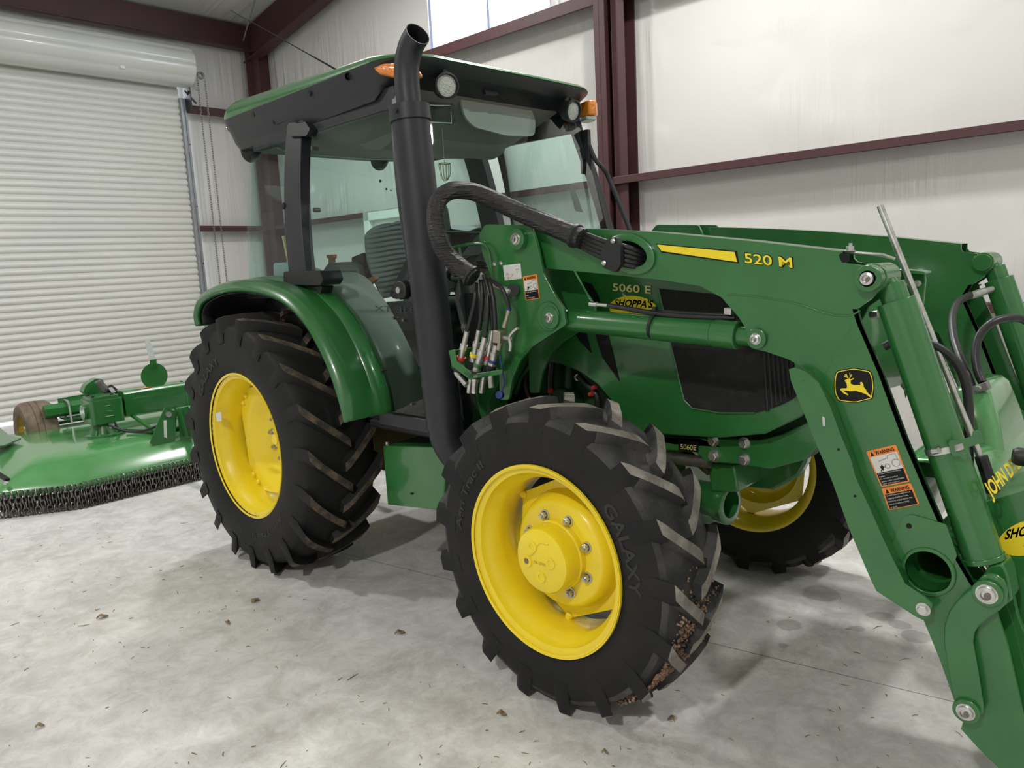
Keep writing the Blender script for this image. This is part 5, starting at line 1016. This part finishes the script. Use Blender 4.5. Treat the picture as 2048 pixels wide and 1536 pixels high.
# cross cover with maker's name
hump = MB(); secs = []
for zt_, x0, x1, hy in ((1.10, 3.10, 3.165, 0.13), (1.085, 3.08, 3.18, 0.155), (1.0, 3.05, 3.21, 0.175), (0.90, 3.02, 3.235, 0.205), (0.84, 3.00, 3.25, 0.235)):
    secs.append(roundpoly([(x0, -hy-0.02, zt_), (x1, -hy, zt_), (x1, hy, zt_), (x0, hy+0.02, zt_)], 0.05, 6))
hump.rings(secs); hp2 = hump.build('cross_cover_hump', DECKG, ld, smooth=50)
cov = MB(); pr = [(3.00, 0.62), (3.02, 0.90), (3.08, 0.935), (3.17, 0.93), (3.24, 0.88), (3.275, 0.79), (3.25, 0.76)]; pr = smoothpath([V((a, 0, b)) for a, b in pr], 4); rsx = []
for y in (-0.44, -0.42, -0.30, -0.1, 0.1, 0.30, 0.42, 0.44):
    k = 1.0 if abs(y) < 0.43 else 0.96; bul = 0.02*(1-(y/0.44)**2); rsx.append([V((3.0+(p.x-3.0)*k+bul, y, p.z+bul*0.8)) for p in pr])
cov.rings(rsx, closed=False); cov = cov.build('cross_cover', DECKG, ld, smooth=50, solid=0.006)
m = MB(); tA = P(1988, 1006, X=3.300); text_quad(m, 'JOHN DEERE', tA, tA+V((0, 0.40, 0)), tA+V((-0.024, 0, 0.042)), (0, 0, 0), 0.03); m.build('maker_name', DECY, cov)
m = MB(); m.prism([P(1937, 776, Y=-0.16), P(1973, 763, Y=-0.16), P(1979, 779, Y=-0.16), P(1942, 790, Y=-0.16)], (0.0, 0.03, 0)); hc = m.build('hose_block', GREYBLK, ld, bevel=0.003)
mm = MB(); hexbolt(mm, P(1956, 776, Y=-0.162), (0, -1, 0), 0.008, 0.008); mm.build('block_bolt', STEEL, hc)
hose('cross_hose', [P(1945, 775, Y=-0.145), P(1932, 745, Y=-0.13), P(1918, 712, Y=-0.08), P(1906, 670, Y=0.02), P(1905, 630, Y=0.15), P(1918, 603, Y=0.3), P(1942, 590, Y=0.42)], 0.0125, RUBBERH, ld)
m = MB(); m.tube([P(1940, 592, Y=0.41), P(1962, 585, Y=0.46), P(1984, 578, Y=0.51)], [0.0125, 0.0145, 0.011], 12); m.build('hose_fitting', STEEL, ld)
hose('cross_hose', [P(1965, 765, Y=-0.145), P(1955, 740, Y=-0.13), P(1951, 705, Y=-0.11), P(1960, 670, Y=-0.08), P(1985, 645, Y=-0.05), P(2020, 636, Y=0.0), P(2052, 642, Y=0.05), P(2100, 680, Y=0.1)], 0.0120, RUBBERH, ld)
hose('cross_hose', [P(1768, 694, Y=-0.50), P(1800, 680, Y=-0.49), P(1850, 683, Y=-0.47), P(1900, 712, Y=-0.45), P(1928, 755, Y=-0.44), P(1938, 820, Y=-0.44), P(1937, 880, Y=-0.45), P(1938, 950, Y=-0.47)], 0.0120, RUBBERH, ld)
m = MB(); m.tube([P(1740, 630, Y=-0.53), P(1756, 628, Y=-0.53)], 0.010, 10); m.build('hose_fitting', STEEL, ld)
# bracket box on the inner side of the near arm
m = MB(); m.prism(PY([(1797, 541), (1848, 543), (1851, 560), (1838, 690), (1815, 690), (1800, 600)], -0.36), (0, 0.012, 0)); m.prism(PY([(1790, 538), (1850, 543), (1850, 549), (1790, 545)], -0.40), (0, 0.06, 0)); ib = m.build('inner_bracket', GREEN, ld, bevel=0.003)
for px, py in ((1811, 566), (1835, 567)):
    mm = MB(); hexbolt(mm, P(px, py, Y=-0.362), (0, -1, 0), 0.008, 0.008); mm.build('bracket_bolt', STEEL, ib)
# near end plate of the quick attach frame with the dealer sticker
gy = -0.46
qa = [P(a, b, Y=gy) for a, b in ((1955, 1009), (2005, 994), (2120, 960), (2200, 1300), (2120, 1500), (2052, 1300), (2022, 1180), (2004, 1108), (1980, 1060))]
m = MB(); m.prism(qa, (0, 0.30, 0)); gpz = m.build('attachment_frame', GREEN, ld, bevel=0.004)
a, b, c = P(1995, 1121, Y=gy-0.001), P(2120, 1098, Y=gy-0.001), P(1998, 1052, Y=gy-0.001); dealer_decal(a, b-a, c-a, (0, -0.0015, 0), gpz)
m = MB(); c = P(2052, 915, Y=-0.34); m.lathe([(-0.03, 0.001), (-0.03, 0.018), (-0.02, 0.024), (0.02, 0.024), (0.03, 0.018), (0.03, 0.001)], c, (0.9, 0.3, -0.1), 20); m.build('rubber_bumper', BLKPLAST, ld)

# ================================================================== THE ROTARY CUTTER behind the tractor
rc = thing('rotary_cutter', 'green rotary mower deck with chain guards behind the tractor by the roller door', 'mower', (-3.0, 0, 0))
DK = [(-2.05, -1.13), (-2.30, -1.58), (-3.90, -1.62), (-3.98, -1.2), (-3.98, 1.2), (-3.90, 1.62), (-2.30, 1.58), (-2.05, 1.13)]
def dring(ins, z, zf=None):
    out = []
    for x, y in DK: cx_, cy_ = -3.0, 0.0; out.append(V((cx_+(x-cx_)*(1-ins), cy_+(y-cy_)*(1-ins*0.8), z+(0 if zf is None else zf(x)))))
    return roundpoly(out, 0.05, 3)
m = MB(); m.rings([dring(0.0, 0.135), dring(-0.002, 0.175), dring(0.02, 0.20), dring(0.16, 0.285), dring(0.24, 0.325), dring(0.55, 0.335)], cap=False); top = dring(0.55, 0.335); m.add(top, [tuple(range(len(top)))])
dk_ = m.build('deck', DECKG, rc, smooth=35, solid=0.008)
m = MB(); m.prism([V((p.x, p.y, 0.30)) for p in dring(0.10, 0.0)], (0, 0, -0.14)); 
m = MB(); m.box((-2.10, -1.10, 0.025), (-2.085, 1.10, 0.18)); m.prism([(-2.10, -1.10, 0.025), (-2.36, -1.55, 0.025), (-2.36, -1.55, 0.18), (-2.10, -1.10, 0.18)], (-0.015, 0, 0)); m.box((-3.9, -1.50, 0.08), (-2.35, -1.47, 0.25)); m.build('dark_chain_backing', BLACK, dk_)  # black sheet added behind the chains for the dark between their links
for px, py in ((122, 944), (224, 924), (318, 906), (12, 967)):
    c = P(px, py, Z=0.235); m = MB(); m.lathe([(0, 0.018), (0.010, 0.014), (0.014, 0.001)], c, (0.3, 0, 1), 12); m.build('deck_bolt', STEEL, dk_)
# chain strands of the guard
random.seed(11); protos = []
for v in range(4):
    m = MB(); chain_strand(m, (0, 0, 0), 5, 0.050, 0.032, 0.0042, 5, 0.35); protos.append(m)
pr_o = []
def place_chain(x, y, k):
    i = k % 4
    if len(pr_o) <= i: o = protos[i].build('guard_chain', CHAINM, smooth=60); o.location = (x, y, 0.176); attach(o, rc); pr_o.append(o); return
    dup(pr_o[i], (x, y, 0.176), rc, (0, 0, random.uniform(-0.4, 0.4)))
k = 0
y = -1.12
while y < -0.10: place_chain(-2.040, y, k); k += 1; y += 0.0335
for i in range(15):
    t = i/14; place_chain(-2.045-0.25*t+0.01, -1.155-0.44*t, k); k += 1
m = MB(); m.box((-2.10, -1.12, 0.16), (-2.045, 1.1, 0.185)); m.prism([(-2.05, -1.13, 0.16), (-2.30, -1.60, 0.16), (-2.33, -1.58, 0.16), (-2.08, -1.12, 0.16)], (0, 0, 0.02)); m.build('chain_rail', DECKG, rc)
# gearboxes
def gearbox(y):
    m = MB(); x = -2.86
    m.lathe([(0, 0.001), (0.0, 0.150), (0.018, 0.150), (0.024, 0.115), (0.10, 0.085), (0.12, 0.105)], (x, y, 0.335), UZ, 28); m.prism(roundpoly([(x-0.13, y-0.115, 0.445), (x+0.12, y-0.115, 0.445), (x+0.12, y+0.13, 0.445), (x-0.13, y+0.13, 0.445)], 0.03), (0, 0, 0.19)); m.prism(roundpoly([(x-0.11, y-0.10, 0.635), (x+0.10, y-0.10, 0.635), (x+0.10, y+0.11, 0.635), (x-0.11, y+0.11, 0.635)], 0.02), (0, 0, 0.025)); m.cyl((x, y-0.10, 0.545), (x, y-0.145, 0.545), 0.06, 20)
    for a in range(4):
        t = pi/4+a*pi/2; m.prism([(x+0.135*cos(t), y+0.135*sin(t), 0.35), (x+0.07*cos(t), y+0.07*sin(t), 0.35), (x+0.07*cos(t), y+0.07*sin(t), 0.45)], (0.012*sin(t), -0.012*cos(t), 0))
    g_ = m.build('gearbox', GREEN, rc, bevel=0.006)
    for dx, dy in ((-0.07, -0.07), (0.06, -0.07), (-0.07, 0.07), (0.06, 0.07)):
        mm = MB(); hexbolt(mm, (x+dx, y+dy, 0.66), (0, 0, 1), 0.012, 0.012); mm.build('gearbox_bolt', BLKPAINT, g_)
    mm = MB(); 
    for (a_, b_) in (((-0.03, 0.50), (0.03, 0.50)), ((-0.02, 0.585), (0.015, 0.585)), ((0.0, 0.585), (-0.015, 0.545)), ((-0.015, 0.545), (0.03, 0.535)), ((-0.03, 0.50), (-0.035, 0.53)), ((0.03, 0.50), (0.04, 0.525))):
        mm.tube([(x+0.121, y+0.01+a_[0], a_[1]), (x+0.121, y+0.01+b_[0], b_[1])], 0.004, 6)
    mm.build('cast_emblem', GREEN, g_)
    st_ = MB().box((x+0.098, y+0.005, 0.395), (x+0.105, y+0.045, 0.44)); st_.build('gearbox_label', LENS, g_)
    return g_
gearbox(-0.68); gearbox(0.07)
m = MB(); m.prism(roundpoly([(-2.96, -0.535, 0.47), (-2.76, -0.535, 0.47), (-2.755, -0.535, 0.655), (-2.78, -0.535, 0.675), (-2.94, -0.535, 0.675), (-2.965, -0.535, 0.655)], 0.01), (0, 0.50, 0)); dc = m.build('driveshaft_cover', GREEN, rc, bevel=0.006)
m = MB().box((-2.80, -0.42, 0.676), (-2.775, -0.30, 0.6775)); m.build('orange_label', ORANGE, dc)
# raised marker plate with pale strip
X_ = -2.80
m = MB(); cpt = P(309, 752, X=X_); m.prism(circ(cpt, 0.108, UY, UZ, 32), (-0.006, 0, 0)); m.prism([P(a, b, X=X_) for a, b in ((299, 742), (314, 740), (313, 718), (300, 720))], (-0.006, 0, 0)); m.prism([P(a, b, X=X_) for a, b in ((302, 775), (320, 773), (320, 786), (303, 788))], (-0.006, 0, 0)); mk = m.build('round_marker_plate', GREEN, rc, bevel=0.001)
m = MB(); m.prism([P(a, b, X=X_+0.003) for a, b in ((289, 679), (299, 678), (312, 717), (299, 720))], (-0.004, 0, 0)); m.build('pale_marker_strip', mat('translucent_grey_strip', (0.55, 0.58, 0.56), 0.5), mk)
# driveline joint standing behind the gearbox
m = MB(); m.prism(roundpoly([P(a, b, X=-3.1) for a, b in ((166, 785), (172, 770), (192, 757), (205, 758), (212, 775), (200, 792), (178, 792))], 0.02), (-0.10, 0, 0)); jo = m.build('joint_shield', GREEN, rc, bevel=0.01)
m = MB(); m.tube([P(196, 762, X=-3.0), P(212, 785, X=-3.0), P(232, 800, X=-3.0)], [0.03, 0.038, 0.045], 14); m.build('drive_joint', STEELDK, jo); m = MB(); m.tube([P(214, 778, X=-2.98), P(238, 798, X=-2.98)], [0.05, 0.055], 14); m.build('joint_boot', BLACK, jo)
m = MB(); m.prism([P(a, b, X=-2.92) for a, b in ((216, 776), (224, 774), (232, 784), (224, 786))], (0.004, 0, 0)); m.build('joint_label', WHITEP, jo)
# tail wheel, axle tube and U bolts
m = MB(); c = V((-3.95, -0.90, 0.275)); m.lathe([(-0.11, 0.16), (-0.125, 0.20), (-0.12, 0.25), (-0.09, 0.272), (-0.05, 0.275), (-0.045, 0.268), (-0.04, 0.276), (0.0, 0.277), (0.005, 0.269), (0.01, 0.276), (0.05, 0.275), (0.09, 0.272), (0.12, 0.25), (0.125, 0.20), (0.11, 0.16)], c, UY, 40); tw = m.build('tail_wheel', TAILT, rc)
m = MB(); m.lathe([(-0.115, 0.165), (-0.10, 0.16), (-0.06, 0.13), (-0.05, 0.04), (-0.05, 0.001)], c, UY, 30); m.lathe([(-0.05, 0.001), (-0.05, 0.05), (0.1, 0.05), (0.1, 0.001)], c, UY, 20); m.build('tail_wheel_rim', YEL_DIRTY, tw)
m = MB(); hx = [V((0, 0.055*cos(a), 0)) for a in (0,)]; m.rings([[V((-3.72+0.062*cos(a), y, 0.47+0.062*sin(a))) for a in [pi/6+pi/3*k for k in range(6)]] for y in (-0.88, 0.88)]); ax_ = m.build('axle_tube', GREEN, rc, bevel=0.004)
for y in (-0.70, -0.46):
    m = MB(); m.tube([(-3.64, y, 0.36), (-3.645, y, 0.52), (-3.68, y, 0.545), (-3.76, y, 0.545), (-3.795, y, 0.52), (-3.80, y, 0.36)], 0.010, 8); m.build('u_bolt', STEEL, ax_)
m = MB(); m.prism(roundpoly([(-3.65, -0.74, 0.38), (-3.65, -0.42, 0.38), (-3.85, -0.42, 0.38), (-3.85, -0.74, 0.38)], 0.02), (0, 0, 0.012)); m.prism([(-3.80, -0.74, 0.40), (-3.80, -0.42, 0.40), (-3.80, -0.42, 0.57), (-3.80, -0.74, 0.56)], (-0.01, 0, 0)); m.prism([(-3.75, -0.46, 0.335), (-3.75, -0.43, 0.335), (-3.75, -0.43, 0.47), (-3.75, -0.46, 0.47)], (-0.2, 0, 0)); m.build('axle_clamp_plate', GREEN, ax_, bevel=0.003)
m = MB(); m.box((-3.98, -0.78, 0.24), (-3.9, -0.74, 0.50)); m.cyl((-3.95, -0.98, 0.275), (-3.95, -0.70, 0.275), 0.02, 10); m.build('wheel_fork', GREEN, ax_)
# hinge plates at the front of the deck
m = MB(); m.prism(roundpoly([P(a, b, X=-2.22) for a, b in ((330, 814), (300, 885), (305, 892), (345, 914), (350, 822))], 0.01), (-0.012, 0, 0)); m.prism([P(a, b, X=-2.22) for a, b in ((350, 822), (345, 914), (349, 914), (354, 824))], (-0.22, 0.0, 0)); hg = m.build('hitch_plate', GREEN, rc, bevel=0.003)
m = MB(); m.prism(roundpoly([P(a, b, X=-2.22) for a, b in ((354, 818), (376, 812), (392, 832), (402, 905), (380, 912), (362, 880))], 0.01), (-0.012, 0, 0)); m.prism([P(a, b, X=-2.21) for a, b in ((354, 816), (357, 816), (372, 870), (384, 872), (382, 876), (369, 874))], (0.05, 0, 0)); m.build('hitch_plate', GREEN, rc, bevel=0.003)
m = MB(); c0 = P(338, 829, X=-2.20); m.tube([c0, c0+V((-0.03, 0, 0))], 0.022, 14); m.build('hitch_pin', STEEL, rc)
m = MB(); m.tube([P(352, 824, X=-2.30), P(352, 824, X=-2.30)+V((0, 0.4, 0))], 0.035, 16); m.build('hitch_tube', GREEN, rc)
m = MB(); m.prism([P(a, b, X=-2.219) for a, b in ((327, 841), (333, 840), (334, 876), (328, 874))], (0.001, 0, 0)); m.build('hitch_decal', WHITEP, hg)
hose('rubber_flap', [P(218, 850, X=-2.72), P(250, 862, X=-2.62), P(285, 862, X=-2.5), P(315, 852, X=-2.4)], 0.010, RUBBERH, rc)
m = MB(); m.prism([(-2.45, -0.42, 0.35), (-2.75, -0.56, 0.355), (-2.75, -0.10, 0.355), (-2.42, -0.15, 0.35)], (0, 0, 0.02)); m.tube([(-2.35, -0.42, 0.33), (-2.9, -0.50, 0.50)], 0.015, 8); m.build('deck_brace', GREEN, rc)
m = MB(); m.prism([P(a, b, Z=0.36) for a, b in ((-30, 900), (0, 858), (22, 875), (42, 879), (10, 893))], (0, 0, 0.012)); m.prism([V((-3.3, -1.50, 0.25)), V((-3.6, -1.50, 0.25)), V((-3.55, -1.50, 0.44)), V((-3.4, -1.50, 0.44))], (0, 0.01, 0)); m.build('deck_side_bracket', GREEN, rc)
m = MB(); m.box((-3.95, -1.0, 0.318), (-3.88, 1.0, 0.345)); m.build('rear_deck_lip', DECKG, rc, bevel=0.004)
MB().box((-2.2, -0.25, 0.50), (-0.4, -0.20, 0.56)).box((-2.2, 0.20, 0.50), (-0.4, 0.25, 0.56)).build('hitch_link', GREEN, rc, bevel=0.004)

# ================================================================== FLOOR LITTER
random.seed(21)
m = MB()
zones = [(1.6, -1.6, 1.3, 0.5, 70), (3.0, -0.6, 0.5, 0.7, 90), (2.6, -1.2, 0.6, 0.3, 80), (0.0, -1.8, 1.6, 0.7, 60), (-1.0, -1.6, 1.2, 0.6, 50), (2.8, 0.5, 0.8, 0.5, 30)]
for zx, zy, sx, sy, cnt in zones:
    for _ in range(cnt):
        x = random.gauss(zx, sx*0.6); y = random.gauss(zy, sy*0.7)
        if -1.0 < y < 1.0 and (abs(x) < 0.35 or abs(x-WB) < 0.30) or x > 3.15: continue
        a = random.uniform(0, pi); L_ = random.uniform(0.003, 0.013)*(2.2 if random.random() < 0.10 else 1); w = random.uniform(0.0006, 0.0014)
        d = V((cos(a), sin(a), 0)); q = V((-sin(a), cos(a), 0)); c = V((x, y, 0.0012)); b = q*random.uniform(-0.3, 0.3)*L_
        m.rings([[c-d*L_+q*w, c-d*L_-q*w, c-d*L_+V((0, 0, w*1.5))], [c+b+q*w, c+b-q*w, c+b+V((0, 0, w*2+0.001))], [c+d*L_+q*w*0.5, c+d*L_-q*w*0.5, c+d*L_+V((0, 0, w))]])
tag(m.build('straw_litter', STRAW), 'scattered bits of dry straw and grass on the concrete floor', 'straw', kind='stuff')
def leaf(px, py, size, ang, label):
    c = P(px, py, Z=0.0); n = 8; m = MB(); row = []
    for i in range(n+1):
        t = i/n; wv = size*0.35*sin(pi*t)**0.8; z = 0.003+0.012*sin(pi*t)*(0.6+0.4*sin(t*7)); d = V((cos(ang), sin(ang), 0)); q = V((-sin(ang), cos(ang), 0)); p = c+d*size*(t-0.5)
        row.append([p-q*wv+V((0, 0, z+0.006)), p+V((0, 0, z-0.002)), p+q*wv+V((0, 0, z+0.004))])
    m.rings(row, closed=False); tag(m.build('dry_leaf', LEAFM, solid=0.0008, smooth=60), label, 'leaf', 'dry leaves on the floor')
for px, py, sz, a, l in ((1003, 1431, 0.035, 0.4, 'curled dry leaf in front of the near front tyre at the bottom centre'), (205, 1236, 0.05, 1.2, 'brown dry leaf lying alone on the open floor at left'), (510, 1203, 0.05, 2.0, 'brown leaf clump on the floor left of the front tyre'), (800, 1268, 0.045, 0.9, 'dry leaf on the shaded floor just left of the front tyre'), (1345, 1440, 0.03, 2.5, 'small dry leaf right of the front tyre base'), (455, 1248, 0.03, 0.1, 'small leaf scrap below the rear tyre'), (80, 1455, 0.03, 1.0, 'leaf scrap in the bottom left corner of the floor'), (1210, 1508, 0.02, 0.3, 'dark leaf scrap at the very bottom centre of the floor')):
    leaf(px, py, sz, a, l)
# dried soil caked on the front tyre
random.seed(4); m = MB()
def clod(mb, c, r):
    vs = [c+V((sin(t)*cos(p), sin(t)*sin(p), cos(t)))*r*random.uniform(0.6, 1.2) for t in (0.6, 1.57, 2.5) for p in [2*pi*k/6 for k in range(6)]]
    mb.rings([vs[0:6], vs[6:12], vs[12:18]])
for _ in range(2600):
    th = radians(random.gauss(-34, 15)); a = random.uniform(-0.13, 0.10); r = 0.516+random.uniform(-0.004, 0.006)
    if random.random() < 0.5: a = random.gauss(-0.02, 0.05)
    c = V((WB+r*cos(th), -(0.738-a*1.0) if False else -0.738-a, ZF+r*sin(th)))
    if c.z > 0.02: clod(m, c, random.uniform(0.0012, 0.006))
fw = [o for o in bpy.data.objects if o.name.startswith('front_wheel')]
fwR = [o for o in fw if '.' not in o.name][0]
o = m.build('caked_soil', SOIL, fwR, smooth=0, weld=False); tag(o, kind='stuff')
